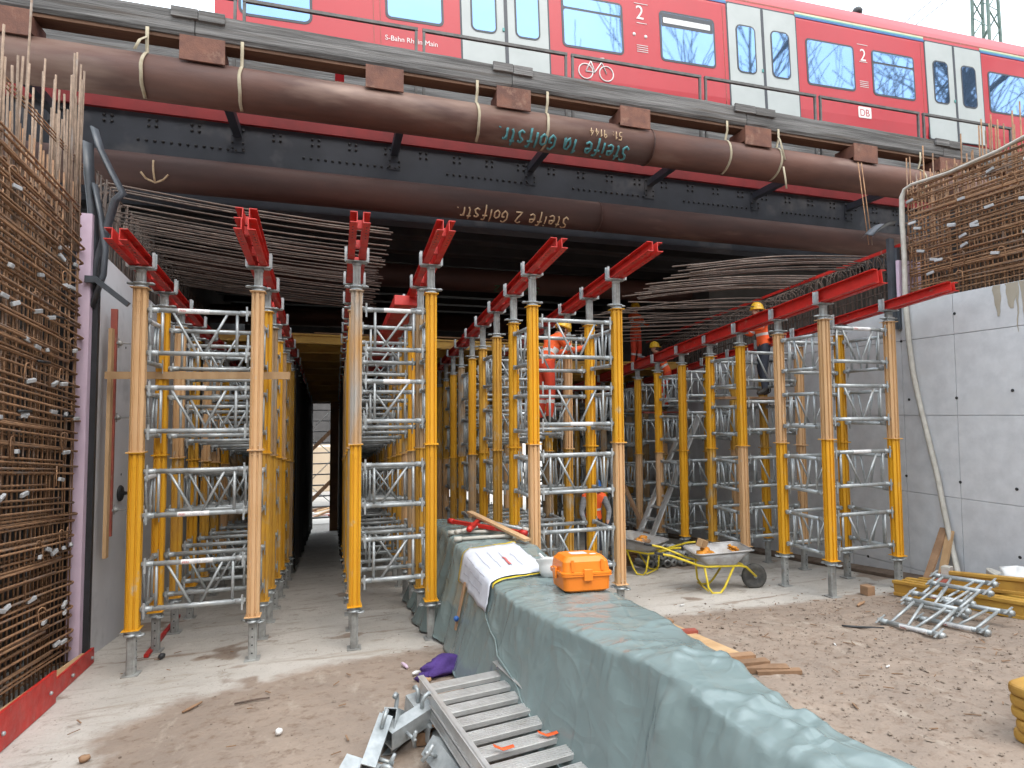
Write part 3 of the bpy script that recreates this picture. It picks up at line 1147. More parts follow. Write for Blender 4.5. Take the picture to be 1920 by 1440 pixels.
PO = oct_profile(.066, .022, .017, .018)
PI_ = oct_profile(.044, .014, .008, .006)
HZ = dict(A=(.48, 2.38, 4.19, 4.42), B=(.48, 2.36, 4.20, 4.49), C=(.49, 2.38, 4.22, 4.58), D=(.46, 2.35, 4.22, 4.58),
          E=(.42, 2.30, 4.09, 4.50), F=(.40, 2.28, 4.09, 4.50), G=(.50, 2.19, 3.89, 4.12), H=(.46, 2.16, 3.89, 4.06))
XL = dict(A=-2.07, B=-.87, C=.24, D=1.14, E=2.47, F=3.67, G=6.67, H=7.88)
Y0 = dict(A=7.36, C=7.25, E=7.20, G=6.68)

# adjusting nut with its two handles
nutm = MB()
nutm.lathe([(.062, -.035), (.075, -.03), (.078, -.012), (.062, -.006), (.062, .008), (.082, .012), (.082, .03), (.06, .035)], 16)
for s_ in (-1, 1):
    nutm.tube([(s_*.07, -.03, .02), (s_*.125, -.035, .02), (s_*.135, 0, .02), (s_*.125, .035, .02), (s_*.07, .03, .02)], .011, 6)
nutm = nutm.mesh('adjusting_nut', M['galv'])
# fork head: plate, two channel-shaped horns
fkm = MB()
fkm.box(-.125, .125, -.075, .075, -.012, 0)
for s_ in (-1, 1):
    fkm.box(s_*.118-.005, s_*.118+.005, -.035, .035, 0, .165)
    for t_ in (-1, 1):
        fkm.box(s_*.129-.0145, s_*.129+.0145, t_*.036-.004, t_*.036+.004, 0, .165)
fkm.lathe([(.05, -.06), (.06, -.013)], 12)
fkm = fkm.mesh('fork_head', M['galv'])
tubes = {}


def outer_mesh(z0, z1, mt):
    key = (round(z0, 3), round(z1, 3), mt)
    if key not in tubes:
        m = MB()
        m.prism(PO, z0, z1)
        m.box(-.085, .085, -.085, .085, z1-.008, z1)
        m.box(-.085, .085, -.085, .085, z0, z0+.008)
        # bolt heads by the flange and a key hole plate
        for s_ in (-1, 1):
            for zz in (z0+.05, z1-.05):
                m.lathe([(.009, 0), (.009, .006)], 6, Matrix.Translation((s_*.03, -.0645, zz)) @ Matrix.Rotation(rad(90), 4, 'X'))
        m.box(-.068, -.064, -.02, .02, z1-.16, z1-.10)
        tubes[key] = m.mesh('outer_tube', M[mt])
    return tubes[key]


def inner_mesh(ht, hb, h1):
    key = ('i', ht, hb, h1)
    if key not in tubes:
        m = MB()
        m.prism(PI_, .012, hb)
        for k_ in range(5):
            for zz in (.08+k_*.09,):
                if zz < hb-.05:
                    m.lathe([(.009, 0), (.009, .002)], 8, Matrix.Translation((0, -.0445, zz)) @ Matrix.Rotation(rad(90), 4, 'X'), 1)
        m.box(-.08, .08, -.08, .08, 0, .012)
        tubes[key] = m.mesh('prop', [M['galvd'], M['black']])
    return tubes[key]


def upper_mesh(hh, ht):
    key = ('u', hh, ht)
    if key not in tubes:
        tubes[key] = MB().prism(PI_, ht, hh-.06).mesh('inner_tube', M['galvd'])
    return tubes[key]


def prop(parent, line, x, y, lower, upper):
    hb, hm, ht, hh = HZ[line]
    o = put('prop', inner_mesh(hh, hb, ht), parent, (x, y, fl(XL[line], y+parent.location.y)-parent.location.z))
    o.rotation_euler = (R.gauss(0, .0022), R.gauss(0, .0022), R.choice((0, 0, math.pi/2, math.pi)))
    put('outer_tube', outer_mesh(hb, hm, lower), o)
    put('inner_tube', upper_mesh(hh, ht), o)
    put('outer_tube', outer_mesh(hm, ht, upper), o)
    put('adjusting_nut', nutm, o, (0, 0, hb-.03), (math.pi, 0, R.uniform(0, 3)))
    put('adjusting_nut', nutm, o, (0, 0, ht+.03), (0, 0, R.uniform(-.4, .4)-o.rotation_euler.z))
    put('fork_head', fkm, o, (0, 0, hh), (0, 0, -o.rotation_euler.z))
    return o


def frame_mesh(W, h, kind):
    """lattice frame, W between prop centres, h between chord centres; lies in local xz, origin at the middle of the top chord"""
    m = MB()
    a = W/2-.068
    for z in (0, -h):
        m.tube([(-a+.05, 0, z), (a-.05, 0, z)], .027, 10)
        for s_ in (-1, 1):
            m.tube([(s_*(a-.12), 0, z), (s_*(a-.005), 0, z)], .031, 8)
            m.box(s_*(a-.04)-.012, s_*(a-.04)+.012, -.036, .036, z-.030, z+.030)
            m.box(s_*(a-.045)-.010, s_*(a-.045)+.010, -.037, -.028, z-.095, z+.075)
    vx = a-.15
    for s_ in (-1, 1):
        m.tube([(s_*vx, 0, -.01), (s_*vx, 0, -h+.01)], .0165, 8)
    if kind == 'V':
        m.tube([(-vx+.10, 0, -.01), (-.035, 0, -h+.01)], .015, 8)
        m.tube([(vx-.10, 0, -.01), (.05, 0, -h+.01)], .015, 8)
    else:
        m.tube([(vx-.06, 0, -.01), (-vx+.08, 0, -h+.01)], .015, 8)
    return m.mesh('frame', M['galv'])


FM = {1.2: frame_mesh(1.2, .48, 'V'), .9: frame_mesh(.9, .48, 'V'), (.9, 1): frame_mesh(.9, .48, '/')}


def sticker_mesh(txt, plain=False):
    m = MB()
    n = 9
    r = .0282

    def pt(u, v):
        a = rad(-90)+(v-.5)*rad(150)
        return (u, r*math.sin(a), r*math.cos(a))
    m.grid(lambda i, j: pt(-.16+.32*i, (1-j/(n-1))), 2, n, 0)
    if not plain:
        for s0, x, mi in (('PERI', -.145, 1), (txt, -.03, 2)):
            v, f = text_geo(s0, .036)
            m.add([(x+q[0], -(r+.001), q[1]-.013) for q in v], f, mi)
    return m.mesh('sticker', [M['sticker'], M['stickerred'], M['ink']])


SM = {1.2: sticker_mesh('MRK 120'), .9: sticker_mesh('MRK 90'), 'p': sticker_mesh('', True)}
LEV = dict(A=(3.94, 3.085, 2.145, 1.16), C=(3.99, 3.11, 2.11, 1.23), E=(3.90, 3.015, 2.155, 1.16), G=(3.77, 2.93, 1.985, 1.115))
LOOK = {('A', 0): ('yellow', 'faded'), ('B', 0): ('faded', 'faded'), ('A', 1): ('yellow', 'yellow'), ('B', 1): ('ochre', 'yellow'),
        ('C', 0): ('yellow', 'bare'), ('D', 0): ('yellow', 'yellow'), ('C', 1): ('grimy', 'faded'), ('D', 1): ('ochre', 'grimy'),
        ('E', 0): ('faded', 'yellow'), ('F', 0): ('faded', 'yellow'), ('E', 1): ('yellow', 'yellow'), ('F', 1): ('yellow', 'yellow'),
        ('G', 0): ('yellow', 'faded'), ('H', 0): ('yellow', 'faded'), ('G', 1): ('yellow', 'faded'), ('H', 1): ('yellow', 'yellow'),
        ('G', 2): ('faded', 'yellow'), ('H', 2): ('faded', 'faded'), ('G', 3): ('ochre', 'yellow'), ('H', 3): ('yellow', 'ochre'),
        ('G', 4): ('yellow', 'yellow'), ('G', 5): ('faded', 'yellow')}
ORD = ['first', 'second', 'third', 'fourth', 'fifth', 'sixth', 'seventh', 'eighth', 'ninth']
ROWN = dict(A='leftmost row', C='row left of the tarpaulin', E='row right of the tarpaulin', G='row along the right wall')
NT = 8
towers = {}
for a, b in (('A', 'B'), ('C', 'D'), ('E', 'F'), ('G', 'H')):
    W = XL[b]-XL[a]
    Wk = .9 if W < 1 else 1.2
    for t in range(NT):
        y = Y0[a]+t*1.8
        xc = (XL[a]+XL[b])/2
        o = thing('shoring_tower', 'yellow shoring tower, %s from the front in the %s' % (ORD[t], ROWN[a]), 'shoring tower',
                  (xc, y, fl(xc, y)), group='shoring towers under the bridge')
        towers[(a, t)] = o
        for k_ in (0, 1):
            for l_, s_ in ((a, -1), (b, 1)):
                look = LOOK.get((l_, t*2+k_)) or (R.choice(('yellow', 'ochre', 'faded', 'grimy', 'ochre')), R.choice(('yellow', 'ochre', 'faded', 'grimy')))
                prop(o, l_, s_*W/2, k_*.9, *look)
        for li, h in enumerate(LEV[a]):
            for k_ in (0, 1):        # frames across
                fmesh = FM[Wk] if not (Wk == .9) else FM[(.9, 1)]
                f_ = put('frame', fmesh, o, (0, k_*.9, h-KF*.9*k_+R.uniform(-.015, .015)), (0, .0151*0, 0 if k_ == 0 else math.pi))
                if Wk == 1.2:
                    f_.scale = (W/1.2, 1, 1)
                if t == 0 and k_ == 0 and R.random() < .7:
                    put('sticker', SM[Wk] if R.random() < .7 else SM['p'], f_, (R.uniform(-.1, .1), 0, 0 if R.random() < .75 else -.48), (0, 0, 0 if k_ == 0 else math.pi))
            for s_ in (-1, 1):       # frames along the road
                sl = math.atan(KF)
                f_ = put('frame', FM[.9], o, (s_*W/2, .45, h-.03-KF*.45+MF*-s_*W/2+R.uniform(-.012, .012)), (0, 0, math.pi/2))
                if t == 0 and li % 2 == 0:
                    put('sticker', SM['p'], f_, (.05, 0, 0))

# ------------------------------------------------------------ red steel beams in the forks
def red_beam_mesh(L, Hb=.12, gapw=.055, fw_=.075):
    m = MB()
    t = .009
    for s_ in (-1, 1):
        x0 = s_*gapw/2
        x1 = s_*(gapw/2+t)
        m.box(min(x0, x1), max(x0, x1), 0, L, 0, Hb)
        xo = s_*(gapw/2+fw_)
        for z in (0, Hb-t):
            m.box(min(x1, xo), max(x1, xo), 0, L, z, z+t)
    sp = []
    y = .18
    while y < L:
        m.box(-gapw/2, gapw/2, y, y+.05, .015, Hb-.015)
        y += .55
    # bolt holes in the lower and upper flanges near the end
    h = []
    for i in range(5):
        for s_ in (-1, 1):
            for z in (-.0008, Hb+.0002):
                m.lathe([(.011, 0), (.011, .0006)], 8, Matrix.Translation((s_*.07, .12+i*.075, z)), 1)
    return m.mesh('channel_pair', [M['red'], M['black']])


RB = red_beam_mesh(5.0)
RBG = red_beam_mesh(5.0, .18, .06, .085)
ENDY = dict(A=6.55, B=6.26, C=6.12, D=6.17, E=6.23, F=6.15, G=5.74, H=5.71)
LNAME = dict(A='leftmost line of props', B='second line of props from the left', C='third line of props from the left', D='fourth line of props, left of the tarpaulin',
             E='fifth line of props, right of the tarpaulin', F='sixth line of props from the left', G='seventh line of props, before the right wall', H='rightmost line of props at the right wall')
SL = -math.atan(KF)
for l_ in 'ABCDEFGH':
    for q in range(4):
        y = ENDY[l_]+q*5.02
        if y > 21:
            continue
        x = XL[l_]+(.012 if q % 2 else -.006)
        z = fl(XL[l_], y)+HZ[l_][3]+.004
        tag(put('steel_beam', RBG if l_ == 'G' else RB, None, (x, y, z), (SL, 0, R.uniform(-.004, .004))),
            '%s red double-channel steel beam on the %s' % (('front', 'second', 'third', 'rear')[q], LNAME[l_]), 'steel beam', 'red steel beams in the forks')
x = XL['B']
tag(put('steel_beam', red_beam_mesh(2.6), None, (x-.004, ENDY['B']+.06, fl(x, ENDY['B']+.06)+HZ['B'][3]+.132), (SL, 0, .01)), 'short red beam stacked on top of the front beam of the second line', 'steel beam')
# wide red box girder between the third and fourth lines
m = MB()
m.bbox(-.17, .17, 0, 4.6, 0, .15, .006)
tag(m.build('steel_girder', M['red'], None, (.99, 8.62, 3.60), (SL*1.55, 0, .045)), 'wide flat red steel girder lying between the third and fourth lines of props', 'steel girder')

# ------------------------------------------------------------ deck formwork further in: yellow timber beams with plywood on top
def hgirder(L, w_=.08, h_=.20):
    m = MB()
    for z in (0, h_-.042):
        m.bbox(0, L, -w_/2, w_/2, z, z+.042, .006)
    m.box(.0, L, -.014, .014, .042, h_-.042)
    return m.mesh('formwork_beam', M['hbeam'])


HG, HG2 = hgirder(6.6), hgirder(3.9)
for i in range(11):
    y = 12.55+i*.95
    tag(put('formwork_beam', HG, None, (-2.6, y, fl(0, y)+4.71+.03), (0, .012, 0)), 'yellow timber formwork beam across the left lanes, %s from the front' % (ORD+['tenth', 'eleventh'])[i], 'formwork beam', 'yellow beams under the deck')
    y = 13.1+i*.9
    tag(put('formwork_beam', HG2, None, (4.5, y, fl(7, y)+4.25+.02), (0, -.012, 0)), 'yellow timber formwork beam across the right lane, %s from the front' % (ORD+['tenth', 'eleventh'])[i], 'formwork beam', 'yellow beams under the deck')
tag(put('formwork_beam', hgirder(3.4), None, (2.2, 12.9, fl(4, 12.9)+4.67), (0, -.01, 0)), 'brown and yellow timber beam ending between the middle and right towers', 'formwork beam')
for i in range(4):
    for j in range(3):
        y = 12.7+i*2.45
        m = MB()
        m.box(0, 2.28, 0, 2.42, 0, .027)
        tag(m.build('deck_plywood', M['formply'], None, (-2.72+j*2.3, y, fl(0, y)+4.965), (SL, .012, 0)), 'plywood deck sheet over the left lanes, %s row, %s from the left' % (ORD[i], ORD[j]), 'plywood panel', 'plywood panels of the deck')
    for j in range(2):
        y = 13.3+i*2.45
        m = MB()
        m.box(0, 1.95, 0, 2.42, 0, .027)
        tag(m.build('deck_plywood', M['formply'], None, (4.45+j*2.0, y, fl(7, y)+4.49), (SL, -.012, 0)), 'plywood deck sheet over the right lane, %s row, %s from the left' % (ORD[i], ORD[j]), 'plywood panel', 'plywood panels of the deck')

# ------------------------------------------------------------ loose and starter reinforcement
BARS = {}


def bar_mesh(key, pts, r, n=6, mt='rebar'):
    if key not in BARS:
        BARS[key] = MB().tube(pts, r, n).mesh('bar', M[mt])
    return BARS[key]


# left slab bars: hooked out of the wall, lying above the shoring
sb = thing('slab_rebar', 'row of brown reinforcement bars reaching out of the left wall', 'rebar', (0, 0, 0))
for i in range(30):
    y = 8.85+i*.155+R.uniform(-.04, .04)
    dz = -.105*(y-9)
    z0 = 5.09+dz+R.uniform(-.03, .03)
    x1 = .80+R.uniform(-.06, .06)
    pts = [(-3.05, y, 3.6+dz), (-3.05, y, z0-.12), (-3.0, y, z0-.04), (-2.92, y, z0)]
    for q in range(1, 9):
        t = q/8
        pts.append((-2.92+(x1+2.92)*t, y+R.uniform(-.008, .008)+.05*t*noise.noise(Vector((i, 0, 0))), z0-.30*t-.05*math.sin(t*3.14)+.0))
    MB().tube(pts, .013, 6).build('bar', M['rebard'], sb)
for i in range(20):
    y = 8.85+i*.155+R.uniform(-.04, .04)
    dz = -.105*(y-9)
    z0 = 4.72+dz
    x1 = .70+R.uniform(-.1, .06)
    pts = [(-3.0, y, z0)]
    for q in range(1, 7):
        t = q/6
        pts.append((-3.0+(x1+3.0)*t, y, z0-.34*t-.04*math.sin(t*3.14)))
    MB().tube(pts, .011, 6).build('bar', M['rebard'], sb)
# left starter bars along the wall's top
o = thing('starter_rebar', 'upright starter bars along the top of the pale left wall', 'rebar', (0, 0, 0))
mm_ = bar_mesh('starter', [(0, 0, 0), (0, 0, 1.22)], .012, 6, 'rebard')
for i in range(60):
    y = 8.3+i*.11
    put('bar', mm_, o, (-2.87+R.uniform(-.01, .01), y, fl(-2.8, y)+4.75), (R.uniform(-.02, .02), R.uniform(-.02, .02), 0))
for zz in (5.2, 5.6, 5.95):
    MB().tube([(-2.88, 8.2, fl(-2.8, 8.2)+zz), (-2.88, 15.5, fl(-2.8, 15.5)+zz)], .008, 6).build('bar', M['rebard'], o)
# right: upright hooped bars and long slab bars bowing out to the left
o = thing('starter_rebar', 'dense dark starter bars hooped along the top of the right wall', 'rebar', (0, 0, 0))
hp = [(0, 0, -.1), (0, 0, .85)]+[(.16-.16*math.cos(q*math.pi/6), 0, .85+.16*math.sin(q*math.pi/6)) for q in range(1, 7)]+[(.32, 0, -.1)]
mm_ = bar_mesh('hoop', hp, .011, 6, 'rebard')
for i in range(88):
    y = 6.98+i*.092
    put('bar', mm_, o, (8.62+R.uniform(-.015, .015), y, rtop(y)), (R.uniform(-.05, .05), R.uniform(-.02, .02), 0))
for zz in (.3, .62, .98):
    MB().tube([(8.60, 6.9, 3.7+zz-.02)]+[(8.60, y, rtop(y)+zz) for y in (7.6, 9, 11, 13, 15)], .009, 6).build('bar', M['rebard'], o)
rr_ = MB()
rr_.beam((8.58, 6.98, 4.64), (8.58, 15.0, fl(8.5, 15)+5.42), .04, .05)
tag(rr_.build('edge_rail', M['red']), 'thin red rail above the hooped bars on the right wall', 'rail')
o = thing('slab_rebar', 'grey brown reinforcement bars bowing out from the right wall', 'rebar', (0, 0, 0))
for i in range(30):
    y = 7.72+i*.045 if i < 10 else (8.75+(i-10)*.07 if i < 22 else 10.2+(i-22)*.3)
    dz = -.10*(y-8)
    x1 = 5.05+R.uniform(-.12, .2)+(.25 if i % 7 < 2 else 0)
    lay = (i % 2)*.10 if i < 10 else 0
    zt = 4.24+dz+R.uniform(-.03, .02)-lay
    zr = 4.62+dz-lay
    bow = R.uniform(.04, .10)
    pts = []
    for q in range(11):
        t = q/10
        pts.append((x1+(8.75-x1)*t, y+.06*noise.noise(Vector((i*2.2, t*2, 0))), zt+(zr-zt)*t+bow*math.sin(t*math.pi)*.9))
    MB().tube(pts, .013, 6).build('bar', M['rebard'], o)
for i in range(10):
    y = 8.9+i*.35
    dz = -.10*(y-8)
    pts = [(4.7+R.uniform(-.2, .4), y, 3.98+dz), (6.0, y+.04, 4.03+dz), (7.4, y, 4.12+dz), (8.7, y, 4.2+dz)]
    MB().tube(pts, .011, 6).build('bar', M['rebard'], o)

# ------------------------------------------------------------ left wall cage (falls with the road)
XC = -2.85
lc = thing('rebar_cage', 'tall rusty reinforcement cage at the left edge', 'rebar cage', (0, 0, 0))
YA_, YB_ = 3.6, 8.02
hair = [(0, YA_, -KF*(YA_-8))]
for q in range(1, 8):
    yy = YA_+(YB_-.1-YA_)*q/8
    hair.append((.006*noise.noise(Vector((q, 1, 0))), yy, -KF*(yy-8)))
for q in range(9):
    a = math.pi*q/8
    hair.append((-.10+.10*math.cos(a)-.0, YB_-.10+.10*math.sin(a), -KF*(YB_-8)))
hair.append((-.20, YA_, -KF*(YA_-8)))
hm_ = bar_mesh('hair', hair, .0125)
hm2 = bar_mesh('hair2', [(0, YA_, -KF*(YA_-8))]+[(.004*noise.noise(Vector((q, 5, 0))), YA_+q*.5, -KF*(YA_+q*.5-8)+.01*noise.noise(Vector((q, 9, 0)))) for q in range(1, 8)]+[(0, 7.65, -KF*(7.65-8))], .0125)
for i in range(40):
    z = -.80+i*.132+R.uniform(-.012, .012)
    put('bar', hm_, lc, (XC+R.uniform(-.004, .012), R.uniform(-.05, .05), z), (R.uniform(-.004, .004), 0, R.uniform(-.003, .003)))
    for rep in (0, 1)[:1 if R.random() < .45 else 2]:
        put('bar', hm2, lc, (XC+.012+R.uniform(-.003, .008), R.uniform(-.5, .25), z+R.uniform(.03, .09)), (R.uniform(-.006, .006), 0, R.uniform(-.003, .003)))
vm_ = bar_mesh('vert', [(0, 0, -.95), (0, 0, 4.62)], .0085)
for i in range(46):
    y = YA_+.03+i*.096
    for x in (XC-.022, XC-.225, XC-.48):
        if x < XC-.3 and i % 2:
            continue
        put('bar', vm_, lc, (x, y+R.uniform(-.012, .012), -KF*(y-8)), (R.uniform(-.006, .006), R.uniform(-.004, .004), 0))
for i in range(20):
    z = -.7+i*.27
    put('bar', hm2, lc, (XC-.50, R.uniform(-.1, .1), z))
# tall starter bars rising out of it
for i in range(40):
    y = R.uniform(6.0, 7.95) if i < 22 else R.uniform(7.5, 7.95)
    ztop = (5.35+R.uniform(-.15, .2)) if y < 7.3 else (5.7+R.uniform(-.3, .48))
    if i == 3:
        y, ztop = 7.05, 6.35
    x = XC-.02-R.choice((0, 0, .2, .32))
    MB().tube([(x+R.uniform(-.02, .02), y+R.uniform(-.02, .02), 3.9), (x+R.uniform(-.03, .03), y+R.uniform(-.03, .03), ztop)], .0105, 6).build('bar', M['rebars'], lc)
for dz in (0, .05, .10):
    MB().tube([(XC-.04, 6.0, 5.10-dz), (XC-.04, 8.0, 4.98-dz*.6)], .008, 6).build('bar', M['rebar'], lc)
# tie hooks and spacers
clipm = MB().bbox(-.015, .015, -.055, .055, -.02, .02, .006).mesh('spacer', M['clip'])
hookm = MB().tube([(0, 0, -.10), (0, 0, .08), (0, .02, .105), (0, .05, .11), (0, .075, .09), (0, .08, .05)], .007, 6).mesh('tie_hook', M['rebar'])
for i in range(44):
    y = R.uniform(6.2, 7.9)
    z = R.uniform(-.6, 4.2)-KF*(y-8)
    q = round((z+.8)/.35)*.35-.8
    put('spacer', clipm, lc, (XC+.026, y, q+R.uniform(-.05, .05)), (R.uniform(-.4, .4), R.uniform(-.3, .3), R.uniform(-.3, .3)))
    if i % 2 == 0:
        put('tie_hook', hookm, lc, (XC+.026, y-.12, q+.06), (R.uniform(-.2, .2), 0, R.uniform(-.5, .5)))
m = MB()
for y, z in ((6.55, 2.05), (6.9, 2.55), (7.2, 3.05), (7.5, 2.0)):
    m.tube([(XC+.03, y, z), (XC+.05, y+.20, z+.0)], .014, 8)
m.build('sleeve', M['black'], lc)

# insulation board and waterstop at the joint
m = MB()
m.add([(-2.80, 8.06, fl(-2.8, 8.06)+.05), (-2.80, 8.06, 4.42), (-2.95, 8.06, 4.42), (-2.95, 8.06, fl(-2.8, 8)+.05), (-2.80, 8.15, fl(-2.8, 8.1)+.05), (-2.80, 8.15, 4.42), (-2.95, 8.15, 4.42), (-2.95, 8.15, fl(-2.8, 8)+.05)],
      [(0, 3, 2, 1), (4, 5, 6, 7), (0, 1, 5, 4), (1, 2, 6, 5), (2, 3, 7, 6), (0, 4, 7, 3)])
tag(m.build('insulation_board', M['pink']), 'pink insulation board strip between left cage and pale wall', 'insulation')
ws = thing('waterstop', 'black rubber joint strip at the end of the pale left wall', 'joint strip', (0, 0, 0))
m = MB()
m.box(-2.82, -2.74, 8.155, 8.215, fl(-2.8, 8.2)+.02, 4.05)
m.box(-3.3, -2.82, 8.165, 8.205, fl(-2.8, 8.2)+.02, 4.0)
m.build('strip', M['black'], ws)


m = MB()
ribbon(m, [(-2.80, 8.18, 3.4), (-2.76, 8.16, 3.9), (-2.66, 8.12, 4.3), (-2.58, 8.10, 4.62), (-2.50, 8.10, 4.72), (-2.62, 8.10, 4.95), (-2.76, 8.12, 5.25), (-2.83, 8.12, 5.5)], .10, .02, (.5, .86, 0))
ribbon(m, [(-2.80, 8.2, 3.5), (-2.80, 8.14, 4.1), (-2.82, 8.12, 4.5), (-2.86, 8.1, 4.9), (-2.88, 8.1, 5.3)], .12, .02, (.6, .8, 0))
ribbon(m, [(-2.80, 8.12, 3.3), (-2.68, 8.10, 3.7), (-2.66, 8.08, 4.0), (-2.72, 8.1, 4.4), (-2.80, 8.1, 4.8)], .08, .02, (.4, .9, 0))
m.build('loose_membrane', M['blackg'], ws)
m = MB()
m.beam((-2.73, 8.0, 3.62), (-2.38, 8.0, 3.33), .05, .06)
m.box(-2.84, -2.72, 8.0, 8.15, 3.58, 3.66)
m.build('bent_edge', M['blackg'], ws)

# red formwork boards at the cage's foot
for i, (a, b, h) in enumerate((((-2.42, 4.6), (-2.52, 6.75), .30), ((-2.56, 6.6), (-2.66, 8.1), .17))):
    o = thing('formwork_board', ('larger' if i == 0 else 'smaller')+' red formwork board on edge at the foot of the left cage', 'formwork board', (0, 0, 0))
    m = MB()
    za, zb = fl(a[0], a[1]), fl(b[0], b[1])
    t = .03
    m.add([(a[0], a[1], za), (b[0], b[1], zb), (b[0], b[1], zb+h), (a[0], a[1], za+h), (a[0]-t, a[1], za), (b[0]-t, b[1], zb), (b[0]-t, b[1], zb+h), (a[0]-t, a[1], za+h)],
          [(0, 1, 2, 3), (7, 6, 5, 4), (3, 2, 6, 7), (1, 5, 6, 2), (0, 3, 7, 4), (0, 4, 5, 1)])
    m.build('board', M['red'], o)
    for q in (.5, .93):
        p = Vector((*a, za)).lerp(Vector((*b, zb)), q)
        MB().lathe([(.018, 0), (.018, .015), (.010, .022)], 10, Matrix.Translation(p+Vector((.002, 0, h*.45))) @ Matrix.Rotation(rad(90), 4, 'Y')).build('tie_nut', M['galv'], o)
m = MB()
m.beam((-2.72, 4.4, fl(-2.7, 4.4)+.12), (-2.74, 8.1, fl(-2.7, 8.1)+.09), .10, .05)
tag(m.build('timber_strip', M['wood']), 'pale timber strip behind the red boards under the left cage', 'timber')
m = MB()
m.beam((-2.1, 8.0, fl(-2, 8)+.02), (-2.25, 10.2, fl(-2.2, 10.2)+.02), .05, .035)
tag(m.build('steel_strip', M['red']), 'thin red strip on the floor behind the leftmost props', 'strip')

# upright board with tie rods against the left wall
o = thing('wall_batten', 'upright wooden batten with red edge and tie rods on the left wall', 'batten', (0, 0, 0))
m = MB()
m.box(-2.72, -2.68, 8.44, 8.53, .25, 3.1)
m.build('board', M['wood'], o)
m = MB()
m.box(-2.73, -2.66, 8.535, 8.575, .5, 3.36)
m.build('red_board', M['redraw'], o)
for z in (2.93, 1.98, .82):
    m = MB()
    m.tube([(-2.72, 8.6, z), (-2.1, 8.62, z-.01)], .009, 6)
    m.lathe([(.035, -.02), (.035, .01), (.02, .03)], 6, Matrix.Translation((-2.64, 8.6, z)) @ Matrix.Rotation(rad(90), 4, 'Y'))
    m.box(-2.66, -2.65, 8.54, 8.66, z-.012, z+.012)
    m.box(-2.66, -2.65, 8.588, 8.612, z-.06, z+.06)
    m.build('tie_rod', M['galvd'], o)
m = MB()
m.tube([(-2.5, 8.6, .81), (-2.15, 8.62, .81)], .05, 14)
tag(m.build('plastic_sleeve', M['hose']), 'cream plastic sleeve on the lowest tie rod by the left wall', 'sleeve')
m = MB()
m.beam((-2.70, 8.32, 2.50), (-.55, 7.95, 2.50), .04, .09)
tag(m.build('cross_board', M['wood']), 'pale board crossing behind the leftmost front tower', 'board')

# ------------------------------------------------------------ right cage on top of the wall
rc = thing('rebar_cage', 'rusty reinforcement cage on top of the right concrete wall', 'rebar cage', (0, 0, 0))
XR = 8.62
hairr = [(0, 2.6, 0)]+[(.006*noise.noise(Vector((q, 4, 0))), 2.6+.6*q, .012*noise.noise(Vector((q, 6, 0)))) for q in range(1, 7)]
for q in range(9):
    a = math.pi*q/8
    hairr.append((.10-.10*math.cos(a), 6.95-.10+.10*math.sin(a), 0))
hairr.append((.20, 2.6, 0))
hr = bar_mesh('hairr', hairr, .0115)
hr2 = bar_mesh('hairr2', [(0, 2.6, 0), (.01, 4, .01), (0, 5.2, -.008), (0, 6.6, 0)], .0115)
for i in range(24):
    z = 3.80+i*.077
    put('bar', hr, rc, (XR-.02+R.uniform(-.008, .004), R.uniform(-.04, .02), z+R.uniform(-.012, .012)), (R.uniform(-.008, .008), 0, R.uniform(-.003, .003)))
    if R.random() < .8:
        put('bar', hr2, rc, (XR-.032, R.uniform(-.9, .3), z+R.uniform(.02, .05)), (R.uniform(-.012, .012), 0, 0))
for i in range(70):
    y = 2.75+i*.0602
    for x in (XR, XR+.24, XR+.45):
        if x > XR+.4 and i % 2:
            continue
        zt = 5.50+(R.uniform(.0, .9) if R.random() < .5 else .1)
        put('bar', bar_mesh('rv%d' % R.randrange(7), [(0, 0, 3.6), (R.uniform(-.01, .01), R.uniform(-.02, .02), zt)], .0098), rc, (x, y+R.uniform(-.012, .012), 0))
for x in (XR+.2, XR+.42):
    for z in (4.2, 4.7, 5.1, 5.4):
        put('bar', hr2, rc, (x, .2, z))
for i in range(20):
    put('spacer', clipm, rc, (XR-.05, R.uniform(5.0, 6.9), R.uniform(3.9, 5.4)), (R.uniform(-.3, .3), 0, R.uniform(-.3, .3)))
for i in range(14):
    put('tie_hook', hookm, rc, (XR-.045, R.uniform(5.0, 6.9), R.uniform(3.9, 5.3)), (R.uniform(-.3, .3), 0, R.uniform(-.3, .3)))
# flat hose over the cage and down the wall
m = MB()
hp_ = [(8.52, 5.0, 5.56), (8.52, 5.19, 5.55), (8.52, 5.5, 5.50), (8.5, 6.15, 5.46), (8.5, 6.72, 5.50), (8.5, 6.85, 5.47), (8.5, 6.90, 5.36), (8.5, 6.91, 5.0), (8.5, 6.90, 4.4), (8.5, 6.91, 3.76), (8.5, 6.88, 3.1), (8.5, 6.83, 2.58), (8.5, 6.72, 2.0), (8.5, 6.60, 1.45), (8.49, 6.50, 1.0), (8.48, 6.42, .54), (8.46, 6.31, .03), (8.38, 6.2, -.2), (8.2, 6.02, -.38), (7.9, 5.8, -.46)]
m.tube(hp_, [(.030 if i < 6 else .042)+.006*noise.noise(Vector((i*1.3, 0, 0))) for i in range(len(hp_))], 8, flat=.8)
tag(m.build('fire_hose', M['hose']), 'white flat hose hanging over the right cage and down the wall', 'hose')
m = MB()
m.grid(lambda i, j: (8.5+.02*i-.42*j/8+.0, 7.0+.35*i/4, 5.02-.20*(j/8)**2-.04*math.sin(i*1.6)), 5, 9)
m.grid(lambda i, j: (8.5+.02*i-.42*j/8+.0, 7.0+.35*i/4, 5.005-.20*(j/8)**2-.04*math.sin(i*1.6)), 5, 9)
